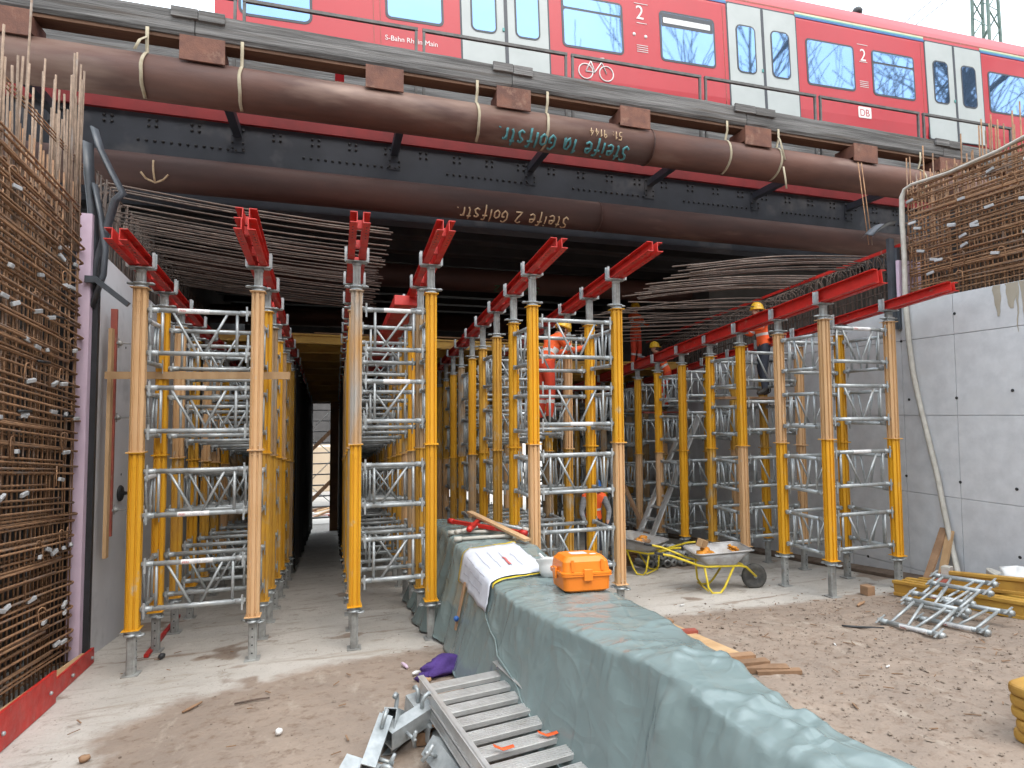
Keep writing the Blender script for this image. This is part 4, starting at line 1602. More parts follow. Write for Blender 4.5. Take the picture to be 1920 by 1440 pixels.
tag(m.build('rubber_flap', M['blackg']), 'grey curved corrugated flap sticking out left of the right cage', 'flap')
m = MB()
m.box(8.40, 8.50, 7.06, 7.12, 3.3, 4.75)
m.box(8.50, 8.56, 7.02, 7.10, 3.3, 4.6)
tag(m.build('waterstop', M['blackg']), 'dark joint strip standing at the end of the hooped bars', 'joint strip')
m = MB()
m.box(8.46, 8.95, 6.97, 7.015, 3.66, 4.38)
tag(m.build('insulation_board', M['pink']), 'small pink insulation board beside the right cage', 'insulation')
m = MB()
for x in (8.2, 8.27):
    m.tube([(x, 7.4, 6.1), (x+.05, 7.3, 4.7)], .008, 6)
tag(m.build('hanging_rod', M['rebar']), 'thin rusty rods hanging left of the right cage', 'rod')

# ------------------------------------------------------------ tarpaulin over the low wall in the middle
m = MB()
ys_ = [.6+i*.9 for i in range(11)]
for a, b in zip(ys_[:-1], ys_[1:]):
    x0, x1 = 1.72, 2.1
    h = .78
    m.add([(x0, a, fl(2, a)), (x1, a, fl(2, a)), (x1, a, fl(2, a)+h), (x0, a, fl(2, a)+h), (x0, b, fl(2, b)), (x1, b, fl(2, b)), (x1, b, fl(2, b)+h), (x0, b, fl(2, b)+h)],
          [(0, 1, 2, 3), (7, 6, 5, 4), (3, 2, 6, 7), (0, 3, 7, 4), (1, 5, 6, 2)])
tag(m.build('middle_wall', M['conc']), 'low concrete wall base hidden under the grey-green tarpaulin', 'wall')


def lerp(a, b, t):
    return a+(b-a)*t


def tarp_edges(y):
    h = .90+.32*sm(4.8, 8.6, y)-.06*sm(3, 1, y)
    xl = 1.45+.22*sm(5.0, 2.5, y)
    xr = 2.36-.36*sm(4.6, 1.8, y)
    return xl, xr, h


TFOLD = [(1.6, 3.15, 2.2, 2.75, .055), (1.65, 2.7, 2.25, 3.3, .045), (1.7, 2.5, 2.1, 2.0, .07), (1.66, 2.2, 2.15, 2.45, .05), (1.7, 1.9, 2.05, 2.1, .05), (1.9, 3.9, 2.3, 3.4, .025), (1.55, 3.7, 2.0, 3.45, .03), (1.75, 4.9, 1.95, 4.1, .012), (1.95, 1.6, 1.75, 2.3, .06), (2.05, 3.0, 2.0, 2.2, .05)]


def tarp_pt(s, y, off=0):
    """s -1..0 left side (floor to edge), 0..1 top, 1..2 right side"""
    xl, xr, h = tarp_edges(y)
    f0 = fl(1.8, y)
    flare = .26+.10*noise.noise(Vector((y*.8, 0, 5)))+.10*sm(6, 8, y)
    wob = noise.noise(Vector((y*1.1, s*1.3, 2)))
    if s < 0:
        t = -s
        fold = math.sin(y*13+3*noise.noise(Vector((y*2, t, 1))))*.022*sm(.0, .25, t)*(.35+.65*sm(6.0, 7.0, y)+.5*sm(3.4, 2.4, y))
        x0_ = .014*(1-abs(2*noise.noise(Vector((y*2.0+t*.8, t*.8-y*.3, 21)))))**12+.010*(1-abs(2*noise.noise(Vector((y*1.3-t*3, t*2+y*1.0, 27)))))**12
        pl = -x0_+.034*noise.noise(Vector((y*22, t*2.5, 9)))*sm(.42, .05, t)*(.4+.6*abs(noise.noise(Vector((y*2.3, 0, 4)))))
        x = xl-flare*t**1.3+fold+pl+.035*wob*t-.012*abs(noise.noise(Vector((y*3, t*2.5+y, 4))))
        z = f0+h*(1-t)+.004
        n_ = Vector((-1, 0, .2))
        near = sm(3.6, 2.9, y)
        x -= near*(.05*abs(math.sin(y*5.2+t*2.2))**3*sm(0, .2, t)+.10*t*abs(noise.noise(Vector((y*1.8, t, 33)))))
        # a drawn fold that runs down the side
        d = (y-(6.1-2.6*t))
        x -= .022*math.exp(-(d/.05)**2)
    elif s <= 1:
        x = lerp(xl, xr, s)
        edge = min(s, 1-s)
        crease = .016*(1-abs(2*noise.noise(Vector((x*1.3+y*.5, y*2.6-x, 7)))))**7+.014*(1-abs(2*noise.noise(Vector((x*4-y*.6, y*.7+x, 2)))))**8+.008*(1-abs(2*noise.noise(Vector((x*2, y*7.5, 12)))))**6*math.exp(-(s/.4)**2)
        big = .05*noise.noise(Vector((x*1.5, y*1.1, 1)))*sm(4.4, 2.6, y)+.035*sm(3.3, 2.2, y)*abs(noise.noise(Vector((x*2.6-y*1.1, y*1.5+x, 3))))
        z = f0+h+.016*noise.noise(Vector((x*2.2, y*1.7, 0)))+crease+big-.02*math.exp(-(edge/.06)**2)
        z += .008*noise.noise(Vector((y*24, s*6, 2)))*math.exp(-(s/.16)**2)
        for ax_, ay_, bx_, by_, am_ in TFOLD:
            dx_, dy_ = bx_-ax_, by_-ay_
            L2 = dx_*dx_+dy_*dy_
            tt = ((x-ax_)*dx_+(y-ay_)*dy_)/L2
            if -.1 < tt < 1.1:
                dd = ((x-ax_)*dy_-(y-ay_)*dx_)/math.sqrt(L2)+.02*math.sin(tt*7)
                z += .5*am_*math.exp(-abs(dd)/.024)*sm(-.1, .25, tt)*sm(1.1, .75, tt)
        n_ = Vector((0, 0, 1))
    else:
        t = s-1
        fold = math.sin(y*9+2*noise.noise(Vector((y*2, t, 6))))*.03*t
        x = xr+.30*t**1.4+fold+.03*wob*t
        z = f0+h*(1-t)+.004
        n_ = Vector((1, 0, .2))
    v = Vector((x, y+.02*noise.noise(Vector((s*4, y*2, 8))), z))
    return v+n_.normalized()*off if off else v


SV = [-1+i/40 for i in range(40)]+[i/34 for i in range(34)]+[1+i/16 for i in range(17)]
YV = [.5+i*.026 for i in range(int((9.6-.5)/.026))]
rows = [[tarp_pt(s, y) for s in SV] for y in YV]
for it in range(2):      # ease the edges
    rows = [[r[0]]+[(r[i-1]+r[i]*2+r[i+1])/4 for i in range(1, len(r)-1)]+[r[-1]] for r in rows]
# the lower left hem is ragged
for j, y in enumerate(YV):
    rows[j][0].z = max(rows[j][0].z, fl(rows[j][0].x, y)+.012+.10*max(0, noise.noise(Vector((y*1.6, 3, 3)))))
m = MB()
m.grid(lambda i, j: rows[i][j], len(YV), len(SV))
m.f = [tuple(reversed(f)) for f in m.f]
tp = m.build('tarpaulin', M['tarp'])
tag(tp, 'grey-green tarpaulin sheet draped over the long low wall in the middle', 'tarpaulin')
md = tp.modifiers.new('thick', 'SOLIDIFY')
md.thickness = .003
md.offset = 1
m = MB()
m.tube([tarp_pt(-.12-.82*t, 6.05-2.7*t, .012)+Vector((0, .03*math.sin(t*9), 0)) for t in [i/24 for i in range(25)]], .008, 6)
m.build('hem_rope', M['tarp'], tp)


def drape(name, s0, s1, y0, y1, ns, nyy, off, mt, parent=None, wr=.006, skew=0):
    m = MB()

    def P(i, j):
        s = lerp(s0, s1, i/(ns-1))
        y = lerp(y0, y1, j/(nyy-1))+skew*(i/(ns-1)-.5)
        a = (tarp_pt(s-.06, y)+tarp_pt(s, y)*2+tarp_pt(s+.06, y))/4
        d = off+wr*noise.noise(Vector((s*7, y*5, 2)))
        return a+(Vector((-.7, 0, .7)) if s < .05 else Vector((0, 0, 1)))*d
    m.grid(P, ns, nyy)
    o = m.build(name, mt, parent)
    md = o.modifiers.new('t', 'SOLIDIFY')
    md.thickness = .002
    md.offset = 1
    return o


pl = drape('paper_plan', -.30, .70, 5.55, 6.75, 26, 22, .030, M['paper'], skew=.25)
tag(pl, 'large white paper plan draped over the tarpaulin edge', 'plan')
drape('yellow_edge', -.31, .72, 6.72, 6.80, 26, 3, .024, M['byellow'], pl, skew=.25)
drape('yellow_edge', -.05, .73, 5.52, 5.56, 20, 3, .024, M['byellow'], pl, skew=.25)
drape('print_patch', .32, .35, 5.9, 6.2, 4, 10, .042, M['pinkprint'], pl)
for q in range(3):
    drape('print_lines', -.2+q*.09, -.193+q*.09, 5.7, 6.5, 3, 12, .040, M['ink'], pl)
for q in range(4):
    drape('print_lines', .08+q*.13, .085+q*.13, 5.85, 6.5-.05*q, 3, 12, .040, M['ink'], pl)
# orange case
cz = fl(2, 4.9)+.90
oc = thing('instrument_case', 'orange plastic instrument case standing on the tarpaulin', 'case', (2.12, 4.93, cz+.012), (-.09, 0, -.10))
oc.scale = (1.12, 1.12, 1.12)


def case_ring(prof, n=6):
    """stack of rounded rectangles (half x, half y, z)"""
    m = MB()
    L_ = []
    for hx, hy, z in prof:
        L_.append([(x, y, z) for x, y in rrect(-hx, hx, -hy, hy, .05, n)])
    k_ = len(L_[0])
    vs = [p for r in L_ for p in r]
    fs = [(i*k_+j, i*k_+(j+1) % k_, (i+1)*k_+(j+1) % k_, (i+1)*k_+j) for i in range(len(L_)-1) for j in range(k_)]
    m.add(vs, fs, 0, False)
    m.add(vs, [tuple(range(k_-1, -1, -1)), tuple((len(L_)-1)*k_+j for j in range(k_))])
    return m


case_ring([(.165, .165, 0), (.185, .185, .015), (.192, .192, .115), (.205, .205, .118), (.205, .205, .130)]).build('lower_shell', M['orange'], oc)
case_ring([(.205, .205, .133), (.205, .205, .148), (.192, .192, .151), (.182, .182, .225), (.150, .150, .262), (.135, .135, .266)]).build('lid', M['orange'], oc)
for x, y, rz in ((0, -.205, 0), (-.205, 0, -math.pi/2)):
    m = MB()
    m.bbox(-.035, .035, -.012, .006, .085, .175, .006, Matrix.Translation((x, y, 0)) @ Matrix.Rotation(rz, 4, 'Z'))
    m.build('latch', M['orange'], oc)
for x in (-.12, .12):
    m = MB()
    m.bbox(x-.012, x+.012, -.2, -.185, .155, .245, .004)
    m.build('rib', M['orange'], oc)
m = MB()
m.box(-.08, .05, -.05, .06, .2665, .268)
m.build('label_sticker', M['paper'], oc)
m = MB()
m.box(.06, .11, -.09, -.05, .2665, .268)
m.build('label_sticker', M['sticker'], oc)
# white helmet upside down
hz_ = fl(2, 5.6)+.93
o = thing('hard_hat', 'white hard hat lying upside down beside the orange case', 'hard hat', (2.06, 5.52, hz_+.09), (rad(165), rad(12), .4))
m = MB()
m.lathe([(.150, -.075), (.146, -.06), (.125, -.03), (.122, .0), (.115, .05), (.09, .09), (.05, .11), (.01, .115)], 24)
m.build('shell', M['white'], o)
m = MB()
for a in (0, math.pi/2):
    m.tube([(.12*math.cos(a), .12*math.sin(a), -.05), (.07*math.cos(a), .07*math.sin(a), .03-.12), (-.07*math.cos(a), -.07*math.sin(a), .03-.12), (-.12*math.cos(a), -.12*math.sin(a), -.05)], .008, 6)
m.tube([(.11*math.cos(i*.3), .11*math.sin(i*.3), -.09-.04*math.sin(i*.6)) for i in range(21)], .012, 6, closed=True)
m.build('harness', M['white'], o)

# red and white brace pieces at the far end of the tarpaulin
def on_tarp(s, y, dz=0):
    v = tarp_pt(s, y)
    return Vector((v.x, v.y, v.z+dz))


BR = [(.10, 8.1, .90, 7.0, .10, .030, 'red', 'red steel bar lying across the brace pile on the tarpaulin'),
      (.20, 7.3, .55, 8.0, .13, .028, 'red', 'short red steel bar crossing the brace pile on the tarpaulin'),
      (-.02, 7.25, .75, 7.15, .05, .022, 'hose', 'front white tube of the brace pile on the tarpaulin'),
      (.0, 7.65, .80, 7.45, .05, .022, 'hose', 'middle white tube of the brace pile on the tarpaulin'),
      (.05, 7.40, .70, 7.85, .09, .022, 'hose', 'slanting white tube of the brace pile on the tarpaulin'),
      (.45, 8.0, 1.0, 7.2, .12, .022, 'galv', 'grey tube at the back of the brace pile')]
for s0, y0, s1, y1, dz, r_, mt, lb in BR:
    a, b = on_tarp(s0, y0, dz), on_tarp(s1, y1, dz)
    o = thing('brace_tube', lb, 'brace', (0, 0, 0), group='brace pieces on the tarpaulin')
    m = MB()
    if mt == 'red':
        m.beam(a, b, .055, .045)
    else:
        m.tube([a, b], r_, 10)
    m.build('bar', M[mt], o)
    m = MB()
    d = (b-a).normalized()
    m.tube([a-d*.02, a+d*.07], r_+.010, 8)
    m.build('end_fitting', M['hose' if mt != 'red' else 'red'], o)
    m = MB()
    m.tube([b-d*.07, b+d*.02], r_+.010, 8)
    m.build('end_fitting', M['hose' if mt != 'red' else 'red'], o)
m = MB()
m.beam(on_tarp(.40, 8.1, .20), on_tarp(.85, 6.75, .06), .09, .03)
tag(m.build('plank', M['wood']), 'pale red-edged plank leaning on the brace pile', 'plank')
o = thing('wooden_stick', 'broken wooden slat with blue clip hanging on the tarpaulin side', 'slat', (0, 0, 0))
m = MB()
m.beam(tarp_pt(-.25, 6.42, .03), tarp_pt(-.72, 6.35, .03), .05, .02, upv=(1, 0, 0))
m.build('slat', M['woodo'], o)
m = MB()
m.sphere(tarp_pt(-.60, 6.32, .06), .03, .03, .03, 8, 6)
m.build('clip', M['helmetb'], o)

# ------------------------------------------------------------ aluminium step ladders in the foreground
def ladder_section(name, a, b, W, n, mt, depth=.14, rail=(.025, .075)):
    """two rails from a to b (centre line), n treads"""
    a, b = Vector(a), Vector(b)
    d = (b-a)
    L_ = d.length
    d.normalize()
    s = d.cross(Vector((0, 0, 1))).normalized()
    u = s.cross(d)
    o = put(name, None, None, a)
    Mx = Matrix(((d.x, s.x, u.x), (d.y, s.y, u.y), (d.z, s.z, u.z))).to_4x4()
    o.matrix_world = Matrix.Translation(a) @ Mx
    for q in (-1, 1):
        m = MB()
        y = q*W/2
        m.box(0, L_, y-.003, y+.003, -rail[1]/2, rail[1]/2)
        for z in (-rail[1]/2, rail[1]/2-.006):
            m.box(0, L_, y-rail[0]*.7+(-q)*.01, y+rail[0]*.7+(-q)*.01, z, z+.006)
        m.build('rail', M['alu'], o)
    tm = MB()
    for k_ in range(5):
        tm.box(-depth/2+k_*depth/5, -depth/2+k_*depth/5+depth/5*.62, -W/2+.006, W/2-.006, .008, .013)
    tm.box(-depth/2, depth/2, -W/2+.006, W/2-.006, .002, .008)
    tm.box(depth/2-.006, depth/2, -W/2+.006, W/2-.006, -.022, .002)
    tm.box(-depth/2, -depth/2+.006, -W/2+.006, W/2-.006, -.022, .002)
    tm = tm.mesh('tread', mt)
    for i in range(n):
        put('tread', tm, o, (.10+i*(L_-.2)/(n-1), 0, -.022))
    return o


za = fl(1, 4.8)
l1 = ladder_section('step_ladder', (.985, 4.80, za+.36), (1.32, 2.35, fl(1, 2.35)+.17), .66, 12, M['alu'], .115, (.034, .10))
tag(l1, 'upper aluminium step ladder lying beside the tarpaulin', 'ladder')
l2 = ladder_section('step_ladder', (.985, 4.74, za+.26), (1.32, 2.29, fl(1, 2.29)+.07), .66, 12, M['alu'], .10)
tag(l2, 'lower aluminium step ladder under the other one beside the tarpaulin', 'ladder')
m = MB()
for q, (x, y) in enumerate(((.66, 4.55), (1.35, 4.35))):
    m.bbox(x-.05, x+.05, y-.05, y+.05, fl(1, y)-.01, fl(1, y)+.19, .006)
m.beam((.6, 4.5, fl(1, 4.5)+.05), (1.4, 4.4, fl(1, 4.4)+.05), .09, .09)
tag(m.build('timber_support', M['woodo']), 'old timber blocks propping up the far end of the ladders', 'timber')
mside = MB()
mside.beam((.70, 4.70, za+.31), (1.02, 2.4, fl(1, 2.4)+.11), .012, .09)
tag(mside.build('side_board', M['formply']), 'brown board along the left side of the ladders', 'board')
for i, (x, y) in enumerate(((.96, 3.62), (1.28, 3.70))):
    m = MB()
    ribbon(m, [(x, y, fl(1, y)+.30), (x+.05, y-.03, fl(1, y)+.285), (x+.12, y-.04, fl(1, y)+.30)], .03, .004, (0, 1, 0))
    tag(m.build('orange_strap', M['hivis']), '%s orange strap end between the ladder treads' % ('left', 'right')[i], 'strap')

# ------------------------------------------------------------ galvanised clamps in a heap
def clamp(label, loc, rot, L_=.36, w_=.085, h_=.12):
    o = thing('formwork_clamp', label, 'clamp', loc, rot, 'formwork clamps heaped by the ladder')
    o.scale = (1.15, 1.15, 1.15)
    m = MB()
    t = .006
    m.box(0, L_, -w_/2, w_/2, 0, t)
    m.box(0, L_, -w_/2, w_/2, h_-t, h_)
    m.box(0, L_, -w_/2, -w_/2+t, t, h_-t)
    m.box(0, L_, w_/2-t, w_/2, t, h_-t)
    m.box(.08, L_-.08, -w_/2+t, w_/2-t, h_*.45, h_*.55)
    m.build('square_tube', M['galv'], o)
    m = MB()
    m.tube([(L_*.72, 0, h_), (L_*.72, 0, h_+.05), (L_*.72+.02, 0, h_+.075), (L_*.72+.05, 0, h_+.08), (L_*.72+.07, 0, h_+.06)], .014, 8)
    m.build('hook', M['galv'], o)
    m = MB()
    m.tube([(L_*.3, -w_/2, h_*.5), (L_*.3, -w_/2-.09, h_*.5)], .011, 8)
    m.tube([(L_*.3, -w_/2-.08, h_*.5-.05), (L_*.3, -w_/2-.07, h_*.5), (L_*.3+.01, -w_/2-.08, h_*.5+.055)], [.012, .014, .010], 8)
    m.build('wing_screw', M['galv'], o)
    return o


CL = [((.52, 4.62, .02), (0, -.55, -2.0), 'upright clamp standing tallest in the clamp heap'), ((.38, 4.32, .08), (.2, -.15, .5), 'clamp with two open tube ends facing forward in the heap'),
      ((.10, 4.22, .0), (.5, .1, -.6), 'leftmost clamp of the heap with its wing screw out'), ((.62, 4.15, .05), (-.6, .2, -1.2), 'clamp lying across the front right of the heap'),
      ((.30, 4.48, .0), (1.2, .0, .9), 'clamp on its side at the back of the heap'), ((.72, 4.42, .0), (.0, -.2, 1.9), 'clamp nearest the ladder in the heap'), ((.42, 4.10, .0), (2.2, .1, -.2), 'lowest clamp at the front of the heap'), ((.20, 4.02, .02), (.3, -.3, 1.2), 'clamp at the very front left of the heap')]
for (x, y, dz), rot, lb in CL:
    clamp(lb, (x, y, fl(x, y)+.02+dz), rot)
m = MB()
m.tube([(.70, 4.35, fl(.7, 4.35)+.18), (.82, 4.15, fl(.8, 4.15)+.16), (.95, 3.7, fl(.9, 3.7)+.14)], .011, 6)
tag(m.build('steel_rod', M['rebar']), 'short rusty rod between the clamps and the ladder', 'rod')
m = MB()
m.tube([(.74, 4.42, fl(.7, 4.4)+.08), (.86, 4.05, fl(.8, 4.1)+.08)], .045, 10)
tag(m.build('steel_tube', M['galvd']), 'stub of steel tube between clamps and ladder', 'tube')

# purple bag and ground scraps
m = MB()
Mz = Matrix.Rotation(.5, 3, 'Z')
m.sphere((1.05, 5.95, fl(1, 5.95)+.06), .26, .12, .10, 20, 12, 0, Mz, .55, 4)
m.sphere((.86, 5.85, fl(1, 5.85)+.03), .10, .05, .04, 12, 8, 0, Mz, .6, 9)
tag(m.build('cloth_bag', M['purple']), 'crumpled purple cloth bag on the ground at the tarpaulin foot', 'bag')
SCR = [(.72, 6.3, .14, .02, 1.9, 'pink', 'small pink strip of insulation on the ground'), (.86, 5.75, .10, .03, .2, 'wood', 'small wooden wedge beside the purple bag'),
       (-1.2, 6.0, .2, .012, .9, 'woodo', 'dark stick on the concrete left of the passage'), (-.7, 5.95, .3, .006, .1, 'rebard', 'thin wire on the concrete left of the passage'),
       (-1.75, 5.2, .07, .03, .5, 'woodo', 'small brown chip near the red board'), (-.4, 5.1, .05, .03, .5, 'white', 'small white scrap on the sandy ground'),
       (.8, 6.02, .08, .02, .4, 'sticker', 'small pale scrap left of the purple bag'), (7.15, 6.55, .13, .13, .6, 'woodo', 'square timber block on the concrete by the front right tower'),
       (6.6, 6.15, .25, .02, .4, 'woodo', 'narrow wood strip on the concrete by the front right tower'), (5.75, 5.35, .45, .012, -.5, 'black', 'black hose end on the soil left of the frames'),
       (3.45, 7.25, .09, .06, .2, 'mud', 'dark lump on the concrete beside the middle right tower'), (-1.9, 7.85, .07, .04, .4, 'black', 'dark lump on the concrete behind the left tower'),
       (4.9, 4.3, .06, .006, .3, 'sticker', 'white paper scrap on the soil'), (5.0, 5.0, .05, .008, 1.1, 'sticker', 'tiny white scrap on the soil near the frames'), (4.6, 7.2, .08, .008, 0.2, 'sticker', 'white scrap on the concrete behind the soil')]
for x, y, L_, t_, a, mt, lb in SCR:
    m = MB()
    zz = fl(x, y)+.012
    n = 5
    pts = [(x+math.cos(a)*L_*(q/(n-1)-.5)+.06*L_*noise.noise(Vector((q*3, x, y))), y+math.sin(a)*L_*(q/(n-1)-.5)+.06*L_*noise.noise(Vector((q*3, y, x))), zz+t_*.5+.01*noise.noise(Vector((q, x*5, 0)))) for q in range(n)]
    if t_ > .1:
        m.bbox(x-L_/2, x+L_/2, y-L_/2, y+L_/2, zz-.01, zz+L_*.9, .006)
    else:
        m.tube(pts, [t_*.5+.004, t_*.7+.004, t_*.8+.004, t_*.6+.004, t_*.4+.004], 6)
    tag(m.build('scrap', M[mt]), lb, 'scrap')
# plywood strips on the soil right of the tarpaulin
o = thing('plywood_strip', 'long pale plywood strip on the soil behind the tarpaulin', 'plywood', (0, 0, 0))
m = MB()
m.beam((3.75, 6.7, fl(3.7, 6.7)+.045), (3.75, 4.75, fl(3.7, 4.75)+.045), .34, .02)
m.build('sheet', M['wood'], o)
for y in (6.45, 5.95, 5.0, 4.8):
    m = MB()
    m.beam((3.55, y, fl(3.7, y)+.075), (3.95, y-.05, fl(3.7, y)+.075), .09, .035)
    m.build('cleat', M['woodo' if y != 5.95 else 'redraw'], o)
m = MB()
m.beam((3.62, 4.78, fl(3.7, 4.78)+.03), (4.05, 4.60, fl(4, 4.6)+.03), .10, .05)
m.beam((3.75, 4.66, fl(3.7, 4.66)+.02), (4.12, 4.52, fl(4, 4.5)+.02), .07, .035)
tag(m.build('timber_offcut', M['woodo']), 'reddish timber offcut at the near end of the plywood strip', 'timber')

# ------------------------------------------------------------ spare frames and yellow beams on the right
MX = Matrix(((0, 0, 1), (-1, 0, 0), (0, -1, 0))).to_4x4()
for i, (x, y, dz, a, tl) in enumerate(((6.56, 5.12, .22, .05, .42), (7.02, 5.0, .17, .10, .28), (7.16, 5.28, .32, .0, .42), (7.46, 5.45, .36, .08, .36))):
    o = put('shoring_lattice', FM[.9])
    o.matrix_world = Matrix.Translation((x, y, fl(x, y)+dz)) @ Matrix.Rotation(a, 4, 'Z') @ Matrix.Rotation(math.atan(KF), 4, 'X').inverted() @ Matrix.Rotation(-tl, 4, 'Y') @ MX
    tag(o, 'loose galvanised lattice frame on the ground right, %s from the tarpaulin' % ORD[i], 'lattice frame', 'loose lattice frames on the ground')
    if i in (0, 1, 3):
        put('sticker', SM[.9], o, (.05, 0, -.48), (math.pi/2, 0, 0))
hb = hgirder(3.0)
hbl = hgirder(2.6)
for i, (x, y, dz, a) in enumerate(((7.42, 6.35, .0, -1.50), (7.56, 6.32, .0, -1.53), (7.70, 6.38, .0, -1.50), (7.60, 5.7, .2, -1.25), (7.84, 6.3, .0, -1.5))):
    tag(put('formwork_beam', hb, None, (x, y, fl(x, y)+.01+dz), (0, -.098, a)), 'loose yellow timber beam under the spare frames, %s of the pile' % ORD[i], 'formwork beam', 'yellow beams piled by the right wall')
m = MB()
m.bbox(0, 2.2, -.22, .22, 0, .03, .004)
tag(m.build('formwork_board', M['redraw'], None, (7.75, 6.0, fl(7.7, 6)+.24), (0.2, -.10, -1.15)), 'dark red board on the yellow beam pile', 'board')
for i, (x, y, z, a, L_, mt, lb) in enumerate(((7.75, 5.35, .30, -1.2, 1.3, 'pink', 'pink insulation strip on the beam pile'), (7.95, 5.2, .30, -1.3, 1.0, 'alu', 'grey metal profile on the beam pile'), (7.75, 5.8, .26, -.9, .9, 'rustp', 'rusty red plank on the beam pile'), (8.2, 5.9, .12, -1.5, 1.2, 'woodo', 'old plank between the beam pile and the wall'))):
    m = MB()
    m.bbox(0, L_, -.05, .05, 0, .03, .004)
    tag(m.build('strip', M[mt], None, (x, y, fl(x, y)+z), (.1, -.1, a)), lb, 'strip')
m = MB()
m.bbox(-.07, .07, -.05, .05, 0, .14, .005)
tag(m.build('timber_block', M['hose'], None, (7.93, 6.0, fl(7.9, 6)+.26), (0, 0, .3)), 'small pale block standing on the beam pile', 'block')
m = MB()
m.sphere((8.1, 5.25, fl(8.1, 5.2)+.34), .20, .16, .12, 14, 8, 0, None, .8, 3)
tag(m.build('plastic_sheet', M['white']), 'crumpled white plastic sheet on the pile by the right wall', 'plastic sheet')
m = MB()
m.lathe([(.10, 0), (.15, .13), (.152, .14), (.13, .14), (.09, .02)], 16)
tag(m.build('rubble_tub', M['hose'], None, (7.95, 5.4, fl(7.9, 5.4)+.26), (.3, .2, 0)), 'grey tub tipped on the pile by the right wall', 'tub')
for i, (a, b, mt) in enumerate((((8.02, 6.42, fl(8, 6.4)), (8.50, 6.45, .30), 'woodo'), ((8.16, 6.30, fl(8.2, 6.3)), (8.50, 6.36, .28), 'wood'))):
    m = MB()
    m.beam(a, b, .10, .035, upv=(1, 0, 0))
    tag(m.build('leaning_plank', M[mt]), ('darker' if i == 0 else 'paler')+' plank leaning against the right wall under the hose', 'plank')
# stack of yellow beams at the right edge, ends facing left
m = MB()
poly = [(x, z) for x, z in rrect(0, 1.9, -.1, .1, .075, 6)]
for i in range(5):
    m = MB()
    vs = [(x, y, z) for z in (0, .078) for x, y in poly]
    n = len(poly)
    m.add(vs, [tuple(range(n-1, -1, -1)), tuple(range(n, 2*n))]+[(q, (q+1) % n, n+(q+1) % n, n+q) for q in range(n)])
    o = m.build('formwork_beam', M['hbeam'], None, (4.40-.014*i+R.uniform(-.015, .015), 2.83+R.uniform(-.02, .02), fl(4.3, 2.83)+.005+i*.080), (0, -.015, .10+R.uniform(-.02, .02)))
    md = o.modifiers.new('b', 'BEVEL')
    md.width = .026
    md.segments = 3
    tag(o, 'yellow beam end in the stack at the right edge, %s from the bottom' % ORD[i], 'formwork beam', 'stacked yellow beams at the right edge')

# ------------------------------------------------------------ wheelbarrows
def wheelbarrow(label, loc, rz):
    """wheel towards +x, grips towards -x, origin on the ground under the tray"""
    o = thing('wheelbarrow', label, 'wheelbarrow', loc, (0, 0, rz))
    zc = .42
    m = MB()
    top = rrect(-.42, .48, -.31, .31, .12, 5)
    bot = rrect(-.25, .25, -.20, .20, .08, 5)
    n = len(top)
    vs = [(x, y, zc+.18+.05*(x > .2)) for x, y in top]+[(x+.02, y, zc) for x, y in bot]
    vs += [(x*.965, y*.95, zc+.175+.05*(x > .2)) for x, y in top]+[(x*.96+.02, y*.95, zc+.012) for x, y in bot]
    fs = [(q, n+q, n+(q+1) % n, (q+1) % n) for q in range(n)]+[(2*n+q, 2*n+(q+1) % n, 3*n+(q+1) % n, 3*n+q) for q in range(n)]
    fs += [(q, (q+1) % n, 2*n+(q+1) % n, 2*n+q) for q in range(n)]
    m.add(vs, fs, 0, True)
    m.add(vs, [tuple(range(n, 2*n)), tuple(range(4*n-1, 3*n-1, -1))])
    m.tube([(x, y, zc+.18+.05*(x > .2)) for x, y in top], .013, 6, closed=True)
    m.build('tray', M['barrow'], o)
    for s_ in (-1, 1):
        m = MB()
        m.tube([(-.92, s_*.30, .62), (-.75, s_*.29, .585), (-.35, s_*.23, .43), (-.22, s_*.21, .40), (.30, s_*.17, .40), (.44, s_*.09, .36), (.60, s_*.075, .21)], .017, 8)
        m.build('frame_tube', M['byellow'], o)
        m = MB()
        m.tube([(-.24, s_*.20, .40), (-.20, s_*.24, .10), (-.14, s_*.24, .02), (-.02, s_*.24, .02), (.05, s_*.23, .10), (.22, s_*.17, .39)], .017, 8)
        m.build('leg', M['byellow'], o)
        m = MB()
        m.tube([(-1.02, s_*.305, .64), (-.90, s_*.30, .615)], .021, 8)
        m.build('grip', M['black'], o)
    m = MB()
    m.tube([(-.2, -.24, .05), (-.2, .24, .05)], .012, 6)
    m.build('cross_bar', M['byellow'], o)
    wl = put('wheel', MB().lathe([(.02, -.07), (.02, .07)], 8).mesh('wheel', M['galvd']), o, (.60, 0, .195), (math.pi/2, 0, 0))
    m = MB()
    m.lathe([(.11, -.03), (.125, -.042), (.16, -.046), (.185, -.03), (.195, 0), (.185, .03), (.16, .046), (.125, .042), (.11, .03)], 28)
    m.build('tyre', M['tyre'], wl)
    m = MB()
    m.lathe([(.03, -.025), (.07, -.012), (.105, -.025), (.118, -.034), (.118, .034), (.105, .025), (.07, .012), (.03, .025)], 24)
    m.build('rim', M['barrow'], wl)
    return o


